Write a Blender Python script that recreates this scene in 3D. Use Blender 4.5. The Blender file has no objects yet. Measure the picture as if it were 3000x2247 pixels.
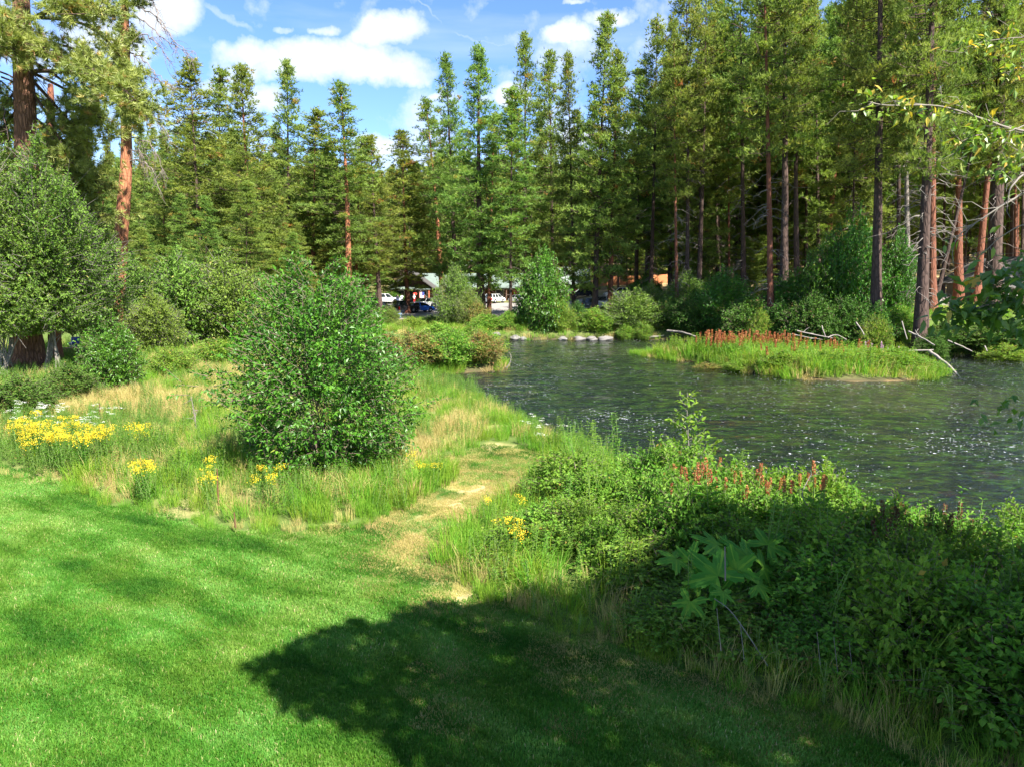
import bpy, math, time
import numpy as np
from mathutils import Vector, Matrix
T0 = time.time()
R = math.radians
rng = np.random.default_rng(11)
sc = bpy.context.scene
COL = sc.collection

# ------------------------------------------------------------------ camera
CAM_H, PITCH, FPX = 4.0, 7.9, 2000.0
cam = bpy.data.cameras.new('camera')
cam.lens, cam.sensor_width, cam.clip_end = 24.0, 36.0, 3000.0
cam.clip_start = 0.05
camo = bpy.data.objects.new('camera', cam); COL.objects.link(camo)
camo.location = (0, 0, CAM_H); camo.rotation_euler = (R(90 - PITCH), 0, 0)
sc.camera = camo
# ------------------------------------------------------------------ sun, sky, exposure
SUN_EL, SUN_AZ = 48.0, 142.0          # azimuth clockwise from +Y (the view direction)
SUN = Vector((math.sin(R(SUN_AZ)) * math.cos(R(SUN_EL)), math.cos(R(SUN_AZ)) * math.cos(R(SUN_EL)), math.sin(R(SUN_EL))))
sl = bpy.data.lights.new('sun', 'SUN'); sl.energy = 5.0; sl.angle = R(0.53); sl.color = (1.0, 0.95, 0.86)
so = bpy.data.objects.new('sun', sl); COL.objects.link(so)
so.rotation_euler = (-SUN).to_track_quat('-Z', 'Y').to_euler()
sc.view_settings.view_transform = 'Standard'; sc.view_settings.look = 'None'
sc.view_settings.gamma = 1.0; sc.view_settings.use_curve_mapping = False
sc.view_settings.exposure = 1.98
sc.cycles.use_denoising = True
sc.cycles.max_bounces = 8; sc.cycles.transparent_max_bounces = 16
sc.cycles.diffuse_bounces = 4; sc.cycles.glossy_bounces = 2; sc.cycles.transmission_bounces = 3
sc.cycles.caustics_reflective = False; sc.cycles.caustics_refractive = False
sc.cycles.sample_clamp_indirect = 4.0

CP, SP = math.cos(R(PITCH)), math.sin(R(PITCH))
def ray(px, py):
    a, b = (px - 1500.0) / FPX, (1123.5 - py) / FPX
    return (a, CP + b * SP, -SP + b * CP)
def G(px, py, z=0.0):
    r = ray(px, py); t = (z - CAM_H) / r[2]
    return (r[0] * t, r[1] * t, z)
def AT(px, py, D):
    r = ray(px, py); t = D / r[1]
    return Vector((r[0] * t, D, CAM_H + r[2] * t))
def PXY(p):
    """pixel of world points (N,3), for keeping off-frame things off frame"""
    x, y, z = p[:, 0], p[:, 1], p[:, 2] - CAM_H
    d = y * CP - z * SP
    u = y * SP + z * CP
    return 1500 + FPX * x / d, 1123.5 - FPX * u / d, d

# ------------------------------------------------------------------ node helpers
class NT:
    def __init__(s, tree): s.t = tree; s.n = tree.nodes; s.l = tree.links; s.n.clear()
    def __call__(s, typ, ins=None, **kw):
        n = s.n.new(typ)
        for k, v in kw.items(): setattr(n, k, v)
        for k, v in (ins or {}).items():
            if isinstance(v, bpy.types.NodeSocket): s.l.new(v, n.inputs[k])
            elif isinstance(v, bpy.types.Node): s.l.new(v.outputs[0], n.inputs[k])
            else: n.inputs[k].default_value = v
        return n
    def m(s, op, a, b=0.0, c=0.0, clamp=False): return s('ShaderNodeMath', {0: a, 1: b, 2: c}, operation=op, use_clamp=clamp)
    def ramp(s, fac, stops, interp='LINEAR'):
        n = s('ShaderNodeValToRGB', {0: fac}); cr = n.color_ramp; cr.interpolation = interp
        while len(cr.elements) < len(stops): cr.elements.new(0.5)
        for e, (p, c) in zip(cr.elements, stops): e.position = p; e.color = (*c, 1.0) if len(c) == 3 else c
        return n
    def mix(s, f, a, b, bt='MIX'):
        n = s('ShaderNodeMix', data_type='RGBA', blend_type=bt)
        for k, v in ((0, f), (6, a), (7, b)):
            if isinstance(v, bpy.types.Node): s.l.new(v.outputs[0], n.inputs[k])
            elif isinstance(v, bpy.types.NodeSocket): s.l.new(v, n.inputs[k])
            else: n.inputs[k].default_value = v if not isinstance(v, tuple) or len(v) == 4 else (*v, 1.0)
        return n.outputs[2]
def new_mat(name):
    m = bpy.data.materials.new(name); m.use_nodes = True
    return m, NT(m.node_tree)
def val(nt, v): n = nt('ShaderNodeValue'); n.outputs[0].default_value = v; return n

# ------------------------------------------------------------------ world: sky with cumulus
world = bpy.data.worlds.new('World'); sc.world = world; world.use_nodes = True
w = NT(world.node_tree)
sky = w('ShaderNodeTexSky', sky_type='NISHITA', sun_disc=False, sun_elevation=R(SUN_EL), sun_rotation=R(SUN_AZ),
        altitude=900.0, air_density=1.0, dust_density=0.3, ozone_density=2.5)
SKY_S = 0.084
tc = w('ShaderNodeTexCoord'); sep = w('ShaderNodeSeparateXYZ', {0: tc.outputs['Generated']})
yy = w.m('MAXIMUM', sep.outputs[1], 0.02)
wob = w('ShaderNodeTexNoise', {'Vector': tc.outputs['Generated'], 'Scale': 7.0, 'Detail': 6.0, 'Roughness': .62})
wsp = w('ShaderNodeSeparateXYZ', {0: wob.outputs[1]})
u_ = w.m('ADD', w.m('DIVIDE', sep.outputs[0], yy), w.m('MULTIPLY', w.m('SUBTRACT', wsp.outputs[0], .5), .13)); v_ = w.m('ADD', w.m('DIVIDE', sep.outputs[2], yy), w.m('MULTIPLY', w.m('SUBTRACT', wsp.outputs[1], .5), .09))
nz = w('ShaderNodeTexNoise', {'Vector': tc.outputs['Generated'], 'Scale': 9.0, 'Detail': 9.0, 'Roughness': 0.6})
nzb = w('ShaderNodeTexNoise', {'Vector': tc.outputs['Generated'], 'Scale': 26.0, 'Detail': 6.0, 'Roughness': 0.6})
cov = None
for (px, py, a, b, s) in ((930, 195, 300, 85, 1.0), (1130, 115, 150, 62, 1.0), (1090, 215, 200, 70, 1.0), (745, 165, 120, 60, .9), (1210, 240, 90, 50, .7), (480, 30, 140, 110, 1.0), (330, 120, 130, 130, .9),
                          (1640, 105, 110, 50, .85), (1790, 60, 90, 40, .75), (840, 90, 40, 22, .5), (925, 92, 50, 34, .6), (1690, 3, 70, 18, .6),
                          (1470, 300, 60, 55, 1.0), (780, 300, 90, 60, .75), (1080, 420, 130, 40, .75), (620, 420, 110, 50, .7), (2050, 420, 500, 50, .8), (1290, 300, 80, 22, .5), (2700, 200, 300, 120, .75), (620, 260, 100, 60, .45)):
    r0 = ray(px, py)
    du = w.m('DIVIDE', w.m('SUBTRACT', u_, r0[0] / r0[1]), a / FPX)
    dv = w.m('DIVIDE', w.m('SUBTRACT', v_, r0[2] / r0[1]), b / FPX)
    # flat-bottomed: below the middle the lobe ends sooner
    dv = w.m('MULTIPLY', dv, w.m('ADD', 1.0, w.m('MULTIPLY', w.m('LESS_THAN', dv, 0.0), 0.35)))
    e = w.m('SUBTRACT', s, w.m('ADD', w.m('MULTIPLY', du, du), w.m('MULTIPLY', dv, dv)))
    cov = e if cov is None else w.m('MAXIMUM', cov, e)
cov = w.m('MAXIMUM', cov, -1.2)
# scattered cumulus over the rest of the dome
gen = w('ShaderNodeTexNoise', {'Vector': tc.outputs['Generated'], 'Scale': 3.1, 'Detail': 2.0})
behind = w.m('LESS_THAN', sep.outputs[1], 0.35)
cov = w.m('MAXIMUM', cov, w.m('MULTIPLY', behind, w.m('MULTIPLY', w.m('SUBTRACT', gen.outputs[0], 0.56), 6.0)))
dens = w.m('ADD', cov, w.m('MULTIPLY', w.m('SUBTRACT', nz.outputs[0], 0.5), 3.0))
mask = w.m('SMOOTH_MIN', w.m('MULTIPLY', w.m('MAXIMUM', dens, 0.0), 1.5), 1.0, 0.35)
mask = w.m('MINIMUM', mask, 1.0, clamp=True)
# thin high wisps and two old contrails
wis = w('ShaderNodeTexNoise', {'Vector': w('ShaderNodeMapping', {'Vector': tc.outputs['Generated'], 'Rotation': (0.2, 0.5, 0.3), 'Scale': (2.0, 5.0, 16.0)}), 'Scale': 1.3, 'Detail': 7.0})
wm = w.m('MULTIPLY', w.m('SUBTRACT', wis.outputs[0], 0.50, clamp=True), 1.1)
for (x0, y0, x1, y1, wd, st) in ((600, 5, 760, 95, 10, .30), (1120, -5, 1300, 75, 5, .22), (1270, 85, 1520, 150, 6, .25)):
    a0, a1 = ray(x0, y0), ray(x1, y1)
    ax, ay, bx, by = a0[0] / a0[1], a0[2] / a0[1], a1[0] / a1[1], a1[2] / a1[1]
    L = math.hypot(bx - ax, by - ay); dx, dy = (bx - ax) / L, (by - ay) / L
    pu, pv = w.m('SUBTRACT', u_, ax), w.m('SUBTRACT', v_, ay)
    al = w.m('ADD', w.m('MULTIPLY', pu, dx), w.m('MULTIPLY', pv, dy))
    ac = w.m('SUBTRACT', w.m('MULTIPLY', pu, -dy), w.m('MULTIPLY', pv, -dx))
    ac = w.m('ADD', ac, w.m('MULTIPLY', w.m('SUBTRACT', nz.outputs[0], .5), 0.012))
    g = w.m('SUBTRACT', 1.0, w.m('POWER', w.m('DIVIDE', w.m('ABSOLUTE', ac), wd / FPX), 2.0), clamp=True)
    h = w.m('MULTIPLY', w.m('DIVIDE', al, L, clamp=True), w.m('DIVIDE', w.m('SUBTRACT', L, al), L, clamp=True))
    wm = w.m('MAXIMUM', wm, w.m('MULTIPLY', w.m('MULTIPLY', g, st), w.m('MULTIPLY', h, 5.0, clamp=True)))
mask = w.m('MAXIMUM', mask, wm, clamp=True)
thick = w.m('MULTIPLY', dens, 0.6, clamp=True)
shade = w.m('ADD', w.m('MULTIPLY', thick, 0.22), w.m('MULTIPLY', nzb.outputs[0], 0.25))
cc = w.ramp(shade, [(0.0, (0.80, 0.88, 1.0)), (0.25, (0.62, 0.67, 0.74)), (0.5, (0.56, 0.60, 0.66))])
hsv = w('ShaderNodeHueSaturation', {'Hue': 0.51, 'Saturation': 1.18, 'Value': .93, 'Color': sky})
bg1 = w('ShaderNodeBackground', {'Color': hsv, 'Strength': SKY_S})
bg2 = w('ShaderNodeBackground', {'Color': cc, 'Strength': 0.42})
mx = w('ShaderNodeMixShader', {0: mask, 1: bg1, 2: bg2})
w('ShaderNodeOutputWorld', {0: mx})

# ------------------------------------------------------------------ materials
def leaf_mat(name, stops, trans=0.35, rough=0.5, spec=0.35, vary=0.12, patch=None, lawn=False):
    m, t = new_mat(name)
    a = t('ShaderNodeAttribute', attribute_name='tint')
    c = t.ramp(a.outputs['Fac'], stops).outputs[0]
    oi = t('ShaderNodeObjectInfo')
    geo = t('ShaderNodeNewGeometry')
    nv = t('ShaderNodeTexNoise', {'Vector': geo.outputs['Position'], 'Scale': 0.5 if patch is None else patch, 'Detail': 3.0})
    v = t.m('ADD', 1.0 - vary, t.m('MULTIPLY', t.m('ADD', t.m('MULTIPLY', oi.outputs['Random'], .4), nv.outputs[0]), 1.6 * vary))
    hue = t.m('ADD', 0.5 - vary * .12, t.m('MULTIPLY', oi.outputs['Random'], vary * .24))
    hs = t('ShaderNodeHueSaturation', {'Hue': hue, 'Saturation': 1.0, 'Value': v, 'Color': c})
    if lawn:   # darker and paler green streaks, drawn out along one diagonal
        mp = t('ShaderNodeMapping', {'Vector': t('ShaderNodeMapping', {'Vector': geo.outputs['Position'], 'Rotation': (0, 0, .54)}), 'Scale': (.42, 1.15, 1.0)})
        bn = t('ShaderNodeTexNoise', {'Vector': mp, 'Scale': 1.0, 'Detail': 5.0, 'Roughness': .62})
        mk = t.ramp(bn.outputs[0], [(.38, (.38, .54, .5)), (.49, (.9, .95, 1)), (.60, (1.75, 1.42, 2.6))])
        hs = t('ShaderNodeHueSaturation', {'Color': t.mix(1.0, hs.outputs[0], mk.outputs[0], 'MULTIPLY')})
    p = t('ShaderNodeBsdfPrincipled', {'Base Color': hs, 'Roughness': rough, 'Specular IOR Level': spec})
    tcol = t.mix(1.0, hs.outputs[0], (1.25, 1.3, 0.55), 'MULTIPLY')
    tr = t('ShaderNodeBsdfTranslucent', {'Color': tcol})
    s = t('ShaderNodeMixShader', {0: trans, 1: p, 2: tr})
    t('ShaderNodeOutputMaterial', {0: s})
    return m
M = {}
M['pine'] = leaf_mat('pine_needles', [(0, (.065, .115, .026)), (.45, (.155, .225, .048)), (.8, (.245, .315, .072)), (.93, (.27, .28, .06)), (.96, (.30, .15, .05)), (1, (.34, .16, .06))], .42, .6, .12, .22, .12)
M['pine_near'] = leaf_mat('long_pine_needles', [(0, (.08, .12, .022)), (.5, (.20, .25, .055)), (.86, (.31, .34, .09)), (.93, (.30, .24, .08)), (1, (.38, .20, .07))], .3, .45, .4, .15)
M['alder'] = leaf_mat('alder_leaves', [(0, (.034, .100, .010)), (.6, (.068, .180, .014)), (.95, (.12, .25, .022)), (1, (.22, .28, .04))], .32, .42, .34, .10)
M['willow'] = leaf_mat('willow_leaves', [(0, (.075, .140, .020)), (.6, (.13, .215, .032)), (.95, (.19, .27, .05)), (1, (.30, .27, .08))], .36, .55, .15, .15)
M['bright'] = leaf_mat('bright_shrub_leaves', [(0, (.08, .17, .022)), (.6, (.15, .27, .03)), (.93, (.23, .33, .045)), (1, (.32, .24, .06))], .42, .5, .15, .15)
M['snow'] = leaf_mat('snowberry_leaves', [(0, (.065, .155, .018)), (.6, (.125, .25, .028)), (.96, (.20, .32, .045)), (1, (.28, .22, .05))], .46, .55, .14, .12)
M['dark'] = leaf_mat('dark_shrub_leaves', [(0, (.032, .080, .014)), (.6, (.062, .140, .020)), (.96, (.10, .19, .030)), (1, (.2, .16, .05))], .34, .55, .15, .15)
M['rust'] = leaf_mat('rusty_shrub_leaves', [(0, (.09, .13, .025)), (.5, (.17, .21, .035)), (.75, (.26, .22, .05)), (1, (.28, .13, .05))], .34, .55, .3, .15)
M['parsnip'] = leaf_mat('parsnip_leaf', [(0, (.045, .15, .018)), (.5, (.08, .22, .022)), (1, (.17, .31, .03))], .40, .55, .12, .10)
M['lawn'] = leaf_mat('lawn_blades', [(0, (.045, .130, .010)), (.5, (.088, .215, .020)), (.9, (.16, .29, .04)), (1, (.32, .32, .10))], .42, .55, .15, .16, .9, True)
M['tall'] = leaf_mat('tall_grass', [(0, (.08, .19, .018)), (.5, (.16, .30, .028)), (.85, (.26, .37, .05)), (1, (.42, .38, .13))], .48, .55, .15, .2, .35)
M['tan'] = leaf_mat('dry_grass', [(0, (.16, .20, .04)), (.35, (.34, .30, .10)), (1, (.50, .38, .17))], .35, .6, .2, .15, .5)
M['weed'] = leaf_mat('weed_leaves', [(0, (.055, .15, .015)), (.6, (.12, .25, .025)), (1, (.21, .33, .045))], .42, .5, .15, .15)
M['yellow'] = leaf_mat('yellow_florets', [(0, (.55, .40, .02)), (1, (.80, .60, .04))], .3, .6, .2, .05)
M['white'] = leaf_mat('white_florets', [(0, (.65, .65, .60)), (1, (.8, .8, .76))], .3, .6, .2, .05)
M['dock'] = leaf_mat('rust_seed_heads', [(0, (.30, .085, .035)), (1, (.42, .18, .085))], .25, .7, .2, .12)
M['pinkf'] = leaf_mat('pink_florets', [(0, (.50, .25, .50)), (1, (.62, .42, .60))], .3, .6, .2, .05)
M['brownhead'] = leaf_mat('brown_seed_heads', [(0, (.09, .045, .025)), (1, (.18, .09, .05))], .2, .7, .2, .12)

def bark(name, c1, c2, c3, scale=1.0, bump=.6):
    m, t = new_mat(name)
    tcn = t('ShaderNodeTexCoord')
    mp = t('ShaderNodeMapping', {'Vector': tcn.outputs['Object'], 'Scale': (4.2 * scale, 4.2 * scale, .95 * scale)})
    n = t('ShaderNodeTexNoise', {'Vector': mp, 'Scale': 1.2, 'Detail': 8.0, 'Roughness': .65})
    wv = t.mix(.30, mp.outputs[0], n.outputs[1])
    v = t('ShaderNodeTexVoronoi', {'Vector': wv, 'Scale': 2.2}, feature='DISTANCE_TO_EDGE')
    crack = t.m('MULTIPLY', v.outputs[0], 5.0, clamp=True)
    col = t.mix(n.outputs[0], (*c1, 1), (*c2, 1))
    col = t.mix(t.m('ADD', .35, t.m('MULTIPLY', crack, .65)), (*c3, 1), col)
    big = t('ShaderNodeTexNoise', {'Vector': tcn.outputs['Object'], 'Scale': .45, 'Detail': 3.0})
    col = t.mix(t.m('MULTIPLY', big.outputs[0], .55), col, (*[x * .6 for x in c1], 1))
    h = t.m('ADD', t.m('MULTIPLY', crack, 1.0), t.m('MULTIPLY', n.outputs[0], .5))
    b = t('ShaderNodeBump', {'Strength': bump, 'Distance': .05, 'Height': h})
    p = t('ShaderNodeBsdfPrincipled', {'Base Color': col, 'Roughness': .9, 'Specular IOR Level': .15, 'Normal': b})
    t('ShaderNodeOutputMaterial', {0: p}); return m
M['bark_orange'] = bark('orange_pine_bark', (.34, .13, .065), (.42, .20, .11), (.16, .055, .028))
M['bark_red'] = bark('reddish_pine_bark', (.19, .075, .045), (.26, .11, .07), (.07, .03, .02))
M['bark_dark'] = bark('dark_pine_bark', (.075, .05, .042), (.13, .085, .068), (.022, .016, .014))
M['bark_grey'] = bark('grey_bark', (.22, .19, .16), (.32, .28, .24), (.10, .08, .07), 2.0)
M['bark_old'] = bark('old_pine_bark', (.20, .095, .062), (.28, .15, .095), (.045, .024, .018), 1.2, 1.0)

def plain(name, col, rough=.7, spec=.3, metal=0.0, noise=.15, nscale=6.0, emit=None, coat=0.0, bump=0.0):
    m, t = new_mat(name)
    tcn = t('ShaderNodeTexCoord')
    n = t('ShaderNodeTexNoise', {'Vector': tcn.outputs['Object'], 'Scale': nscale, 'Detail': 5.0})
    c = t.mix(n.outputs[0], (*[x * (1 - noise) for x in col], 1), (*[min(1, x * (1 + noise)) for x in col], 1))
    ins = {'Base Color': c, 'Roughness': rough, 'Specular IOR Level': spec, 'Metallic': metal, 'Coat Weight': coat}
    if bump: ins['Normal'] = t('ShaderNodeBump', {'Strength': bump, 'Distance': .03, 'Height': n.outputs[0]}).outputs[0]
    if emit: ins['Emission Color'] = (*emit[0], 1); ins['Emission Strength'] = emit[1]
    p = t('ShaderNodeBsdfPrincipled', ins); t('ShaderNodeOutputMaterial', {0: p}); return m
M['twig'] = plain('twig_bark', (.16, .12, .09), .85)
M['twig_grey'] = plain('pale_dead_twig', (.17, .15, .13), .85)
M['twig_dead'] = plain('grey_dead_twig', (.17, .14, .125), .85)
M['stem'] = plain('green_stem', (.12, .19, .045), .7)
M['drift'] = plain('bleached_driftwood', (.21, .185, .16), .85, noise=.3, nscale=9, bump=.6)
M['stone'] = plain('river_stone', (.15, .142, .13), .8, noise=.35, nscale=3, bump=.5)
M['stone_dark'] = plain('dark_river_stone', (.13, .12, .11), .7, noise=.35, nscale=3, bump=.5)

# ------------------------------------------------------------------ mesh building
def nrm(a):
    return a / np.maximum(np.linalg.norm(a, axis=-1, keepdims=True), 1e-9)
class MB:
    def __init__(s): s.V = []; s.F = {3: [], 4: []}; s.T = {3: [], 4: []}; s.I = {3: [], 4: []}; s.S = {3: [], 4: []}; s.n = 0; s.pid = []
    def add(s, V, F, tint=0.5, mat=0, smooth=False):
        V = np.asarray(V, float).reshape(-1, 3); F = np.asarray(F, int)
        k = F.shape[1]; s.V.append(V); s.F[k].append(F + s.n); s.n += len(V)
        s.T[k].append(np.broadcast_to(np.asarray(tint, float), (len(F),)).copy())
        s.I[k].append(np.full(len(F), mat)); s.S[k].append(np.full(len(F), smooth))
    def merge(s, o, off=(0, 0, 0), scale=1.0, rz=0.0):
        c, q = math.cos(rz), math.sin(rz); Rm = np.array([[c, -q, 0], [q, c, 0], [0, 0, 1]])
        V = np.concatenate(o.V) @ Rm.T * scale + np.array(off)
        for k in (3, 4):
            if o.F[k]:
                s.F[k].append(np.concatenate(o.F[k]) + s.n); s.T[k] += o.T[k]; s.I[k] += o.I[k]; s.S[k] += o.S[k]
        s.V.append(V); s.n += len(V)
    def mesh(s, name, mats):
        V = np.concatenate(s.V); me = bpy.data.meshes.new(name)
        F3 = np.concatenate(s.F[3]) if s.F[3] else np.zeros((0, 3), int)
        F4 = np.concatenate(s.F[4]) if s.F[4] else np.zeros((0, 4), int)
        loops = np.concatenate([F3.ravel(), F4.ravel()]).astype(np.int32)
        tot = np.concatenate([np.full(len(F3), 3), np.full(len(F4), 4)]).astype(np.int32)
        st = np.concatenate([[0], np.cumsum(tot)[:-1]]).astype(np.int32)
        me.vertices.add(len(V)); me.vertices.foreach_set('co', V.astype(np.float32).ravel())
        me.loops.add(len(loops)); me.loops.foreach_set('vertex_index', loops)
        me.polygons.add(len(tot)); me.polygons.foreach_set('loop_start', st); me.polygons.foreach_set('loop_total', tot)
        cat = lambda d: np.concatenate(d[3] + d[4]) if (d[3] or d[4]) else np.zeros(0)
        me.polygons.foreach_set('material_index', cat(s.I).astype(np.int32))
        me.polygons.foreach_set('use_smooth', cat(s.S).astype(bool))
        a = me.attributes.new('tint', 'FLOAT', 'FACE'); a.data.foreach_set('value', cat(s.T).astype(np.float32))
        for m in mats: me.materials.append(M[m] if isinstance(m, str) else m)
        me.update(calc_edges=True)
        return me
    def obj(s, name, mats, parent=None, loc=None):
        o = bpy.data.objects.new(name, s.mesh(name, mats)); COL.objects.link(o)
        if parent: o.parent = parent
        if loc is not None: o.location = loc
        return o
def tube(mb, pts, rad, n=5, mat=0, tint=.5, smooth=True, cap=False, jitter=0.0):
    P = np.asarray([tuple(p) for p in pts], float); k = len(P)
    rad = np.broadcast_to(np.asarray(rad, float), (k,))
    T = nrm(np.gradient(P, axis=0))
    ref = np.array([0, 0, 1.0]) if abs(T[:, 2]).mean() < .8 else np.array([1.0, 0, 0])
    A = nrm(np.cross(T, ref)); B = np.cross(T, A)
    th = np.arange(n) / n * 2 * math.pi
    rr = rad[:, None] * (1 + (rng.uniform(-jitter, jitter, (k, n)) if jitter else 0))
    V = P[:, None] + rr[..., None] * (np.cos(th)[None, :, None] * A[:, None] + np.sin(th)[None, :, None] * B[:, None])
    i, j = np.meshgrid(np.arange(k - 1), np.arange(n), indexing='ij'); j2 = (j + 1) % n
    F = np.stack([i * n + j, i * n + j2, (i + 1) * n + j2, (i + 1) * n + j], -1).reshape(-1, 4)
    mb.add(V.reshape(-1, 3), F, tint, mat, smooth)
    if cap:
        for e in (0, k - 1):
            Vc = np.vstack([V[e], P[e]]); Fc = [[q, (q + 1) % n, n] for q in range(n)]
            mb.add(Vc, Fc, tint, mat, False)
def sticks(mb, A, B, ra, rb, mat=0, tint=.5):
    """many thin three-sided sticks from A to B"""
    A = np.asarray(A, float); B = np.asarray(B, float); n = len(A)
    if n == 0: return
    D = nrm(B - A); ref = np.where(np.abs(D[:, 2:3]) > .9, [[1.0, 0, 0]], [[0, 0, 1.0]])
    X = nrm(np.cross(D, ref)); Y = np.cross(D, X)
    ra = np.broadcast_to(ra, (n,))[:, None]; rb = np.broadcast_to(rb, (n,))[:, None]
    V = []
    for c, r_ in ((A, ra), (B, rb)):
        for q in range(3):
            an = q * 2 * math.pi / 3; V.append(c + r_ * (math.cos(an) * X + math.sin(an) * Y))
    V = np.stack(V, 1).reshape(-1, 3); b = np.arange(n)[:, None] * 6
    F = np.concatenate([b + np.array([[q, (q + 1) % 3, 3 + (q + 1) % 3, 3 + q]]) for q in range(3)])
    mb.add(V, F, tint, mat, True)
def leaves(mb, P, D, N, L, W, tint, mat=0, fold=.22, droop=.12):
    P = np.asarray(P, float); n = len(P)
    D = nrm(np.asarray(D, float)); S = nrm(np.cross(D, N)); N2 = np.cross(S, D)
    L = np.broadcast_to(L, (n,))[:, None]; W = np.broadcast_to(W, (n,))[:, None]
    V = np.stack([P, P + D * L * .42 + S * W * .5 + N2 * W * fold, P + D * L - N2 * L * droop, P + D * L * .42 - S * W * .5 + N2 * W * fold], 1).reshape(-1, 3)
    b = np.arange(n)[:, None] * 4
    F = np.concatenate([b + np.array([[0, 1, 2]]), b + np.array([[0, 2, 3]])])
    tint = np.broadcast_to(tint, (n,))
    mb.add(V, F, np.concatenate([tint, tint]), mat)
def needles(mb, P, D, L, W, tint, mat=0):
    P = np.asarray(P, float); n = len(P); D = nrm(D)
    S = nrm(np.cross(D, rng.normal(size=(n, 3)))) * np.broadcast_to(W, (n,))[:, None] * .5
    V = np.stack([P - S, P + S, P + D * np.broadcast_to(L, (n,))[:, None]], 1).reshape(-1, 3)
    mb.add(V, np.arange(n)[:, None] * 3 + np.array([[0, 1, 2]]), tint, mat)
def blades(mb, P, az, h, w, bend, tint, mat=0, lean=None):
    P = np.asarray(P, float); n = len(P)
    ld = np.stack([np.cos(az), np.sin(az), np.zeros(n)], 1); h = np.broadcast_to(h, (n,))[:, None]; bend = np.broadcast_to(bend, (n,))[:, None]
    up = np.array([[0, 0, 1.0]]); fa = rng.uniform(0, 2 * math.pi, n)
    S = np.stack([np.cos(fa), np.sin(fa), np.zeros(n)], 1) * np.broadcast_to(w, (n,))[:, None] * .5
    c1 = P + up * h * .55 + ld * h * bend * .28; c2 = P + up * h * (1 - .5 * bend) + ld * h * bend
    V = np.stack([P - S, P + S, c1 + S * .8, c1 - S * .8, c2], 1).reshape(-1, 3); b = np.arange(n)[:, None] * 5
    tint = np.broadcast_to(tint, (n,))
    mb.add(V, b + np.array([[0, 1, 2, 3]]), tint, mat)
    mb.add(np.zeros((0, 3)), np.zeros((0, 3), int), np.zeros(0), mat)
    mb.F[3][-1] = b + np.array([[3, 2, 4]]) + (mb.n - len(V)); mb.T[3][-1] = tint.copy(); mb.I[3][-1] = np.full(n, mat); mb.S[3][-1] = np.full(n, False)
def rdir(n, zmin=-1.0, zmax=1.0):
    z = rng.uniform(zmin, zmax, n); a = rng.uniform(0, 2 * math.pi, n); r = np.sqrt(1 - z * z)
    return np.stack([r * np.cos(a), r * np.sin(a), z], 1)
def box(mb, c, s, mat=0, tint=.5, taper=(1, 1), rz=0.0):
    x, y, z = s[0] / 2, s[1] / 2, s[2] / 2
    V = np.array([(-x, -y, -z), (x, -y, -z), (x, y, -z), (-x, y, -z), (-x * taper[0], -y * taper[1], z), (x * taper[0], -y * taper[1], z), (x * taper[0], y * taper[1], z), (-x * taper[0], y * taper[1], z)])
    if rz: cq, sq = math.cos(rz), math.sin(rz); V = V @ np.array([[cq, sq, 0], [-sq, cq, 0], [0, 0, 1]])
    mb.add(V + np.array(c), [[0, 3, 2, 1], [4, 5, 6, 7], [0, 1, 5, 4], [1, 2, 6, 5], [2, 3, 7, 6], [3, 0, 4, 7]], tint, mat)

# ------------------------------------------------------------------ object helpers
def tag(o, label=None, cat=None, group=None, kind=None):
    if label: o['label'] = label
    if cat: o['category'] = cat
    if group: o['group'] = group
    if kind: o['kind'] = kind
    return o
def thing(name, label, cat, loc=(0, 0, 0), rz=0.0, group=None):
    o = bpy.data.objects.new(name, None); COL.objects.link(o); o.location = loc; o.rotation_euler = (0, 0, rz)
    o.empty_display_size = .2
    return tag(o, label, cat, group)
def part(name, me, parent, mat=None):
    o = bpy.data.objects.new(name, me); COL.objects.link(o); o.parent = parent
    if mat is not None:
        o.material_slots[0].link = 'OBJECT'; o.material_slots[0].material = M[mat]
    return o

# ------------------------------------------------------------------ ground plan
def sdf(P, poly):
    """signed distance to a polygon, negative inside; P (N,2)"""
    poly = np.asarray(poly, float); d = np.full(len(P), 1e9); ins = np.zeros(len(P), bool); n = len(poly)
    for i in range(n):
        a, b = poly[i], poly[(i + 1) % n]; e = b - a; wv = P - a
        t = np.clip((wv @ e) / max(e @ e, 1e-9), 0, 1)
        d = np.minimum(d, np.linalg.norm(wv - t[:, None] * e, axis=1))
        c = ((a[1] <= P[:, 1]) & (b[1] > P[:, 1])) | ((b[1] <= P[:, 1]) & (a[1] > P[:, 1]))
        with np.errstate(divide='ignore', invalid='ignore'):
            xi = a[0] + (P[:, 1] - a[1]) / (b[1] - a[1] + 1e-12) * e[0]
        ins ^= c & (P[:, 0] < xi)
    return np.where(ins, -d, d)
WZ = -0.8
g2 = lambda px, py, z=0.0: G(px, py, z)[:2]
RIVER = [(-13, 35.6), (-9, 35.3), g2(1190, 1120, WZ), g2(1300, 1160, WZ), g2(1400, 1185, WZ), g2(1490, 1225, WZ), g2(1560, 1275, WZ), g2(1650, 1325, WZ), (2.0, 18.4),
         (3.0, 15.6), (4.2, 13.4), (5.6, 11.6), (7.2, 10.4), (9.2, 8.9), (13, 7.0), (20, 4.5), (30, 3.0), (60, 0.0), (80, 30), (60, 38), (44, 43.5), (35.5, 47.0), (28, 52), (22, 58), (18.5, 63), (13, 65),
         (6, 64.5), (-1.0, 64.2), (-3.2, 60), (-4.0, 55), (-3.0, 50), (-1.6, 46.5), (-.5, 43), (-1.0, 39.8), (-3.5, 38.6), (-8, 38.2), (-13, 38.6)]
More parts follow.
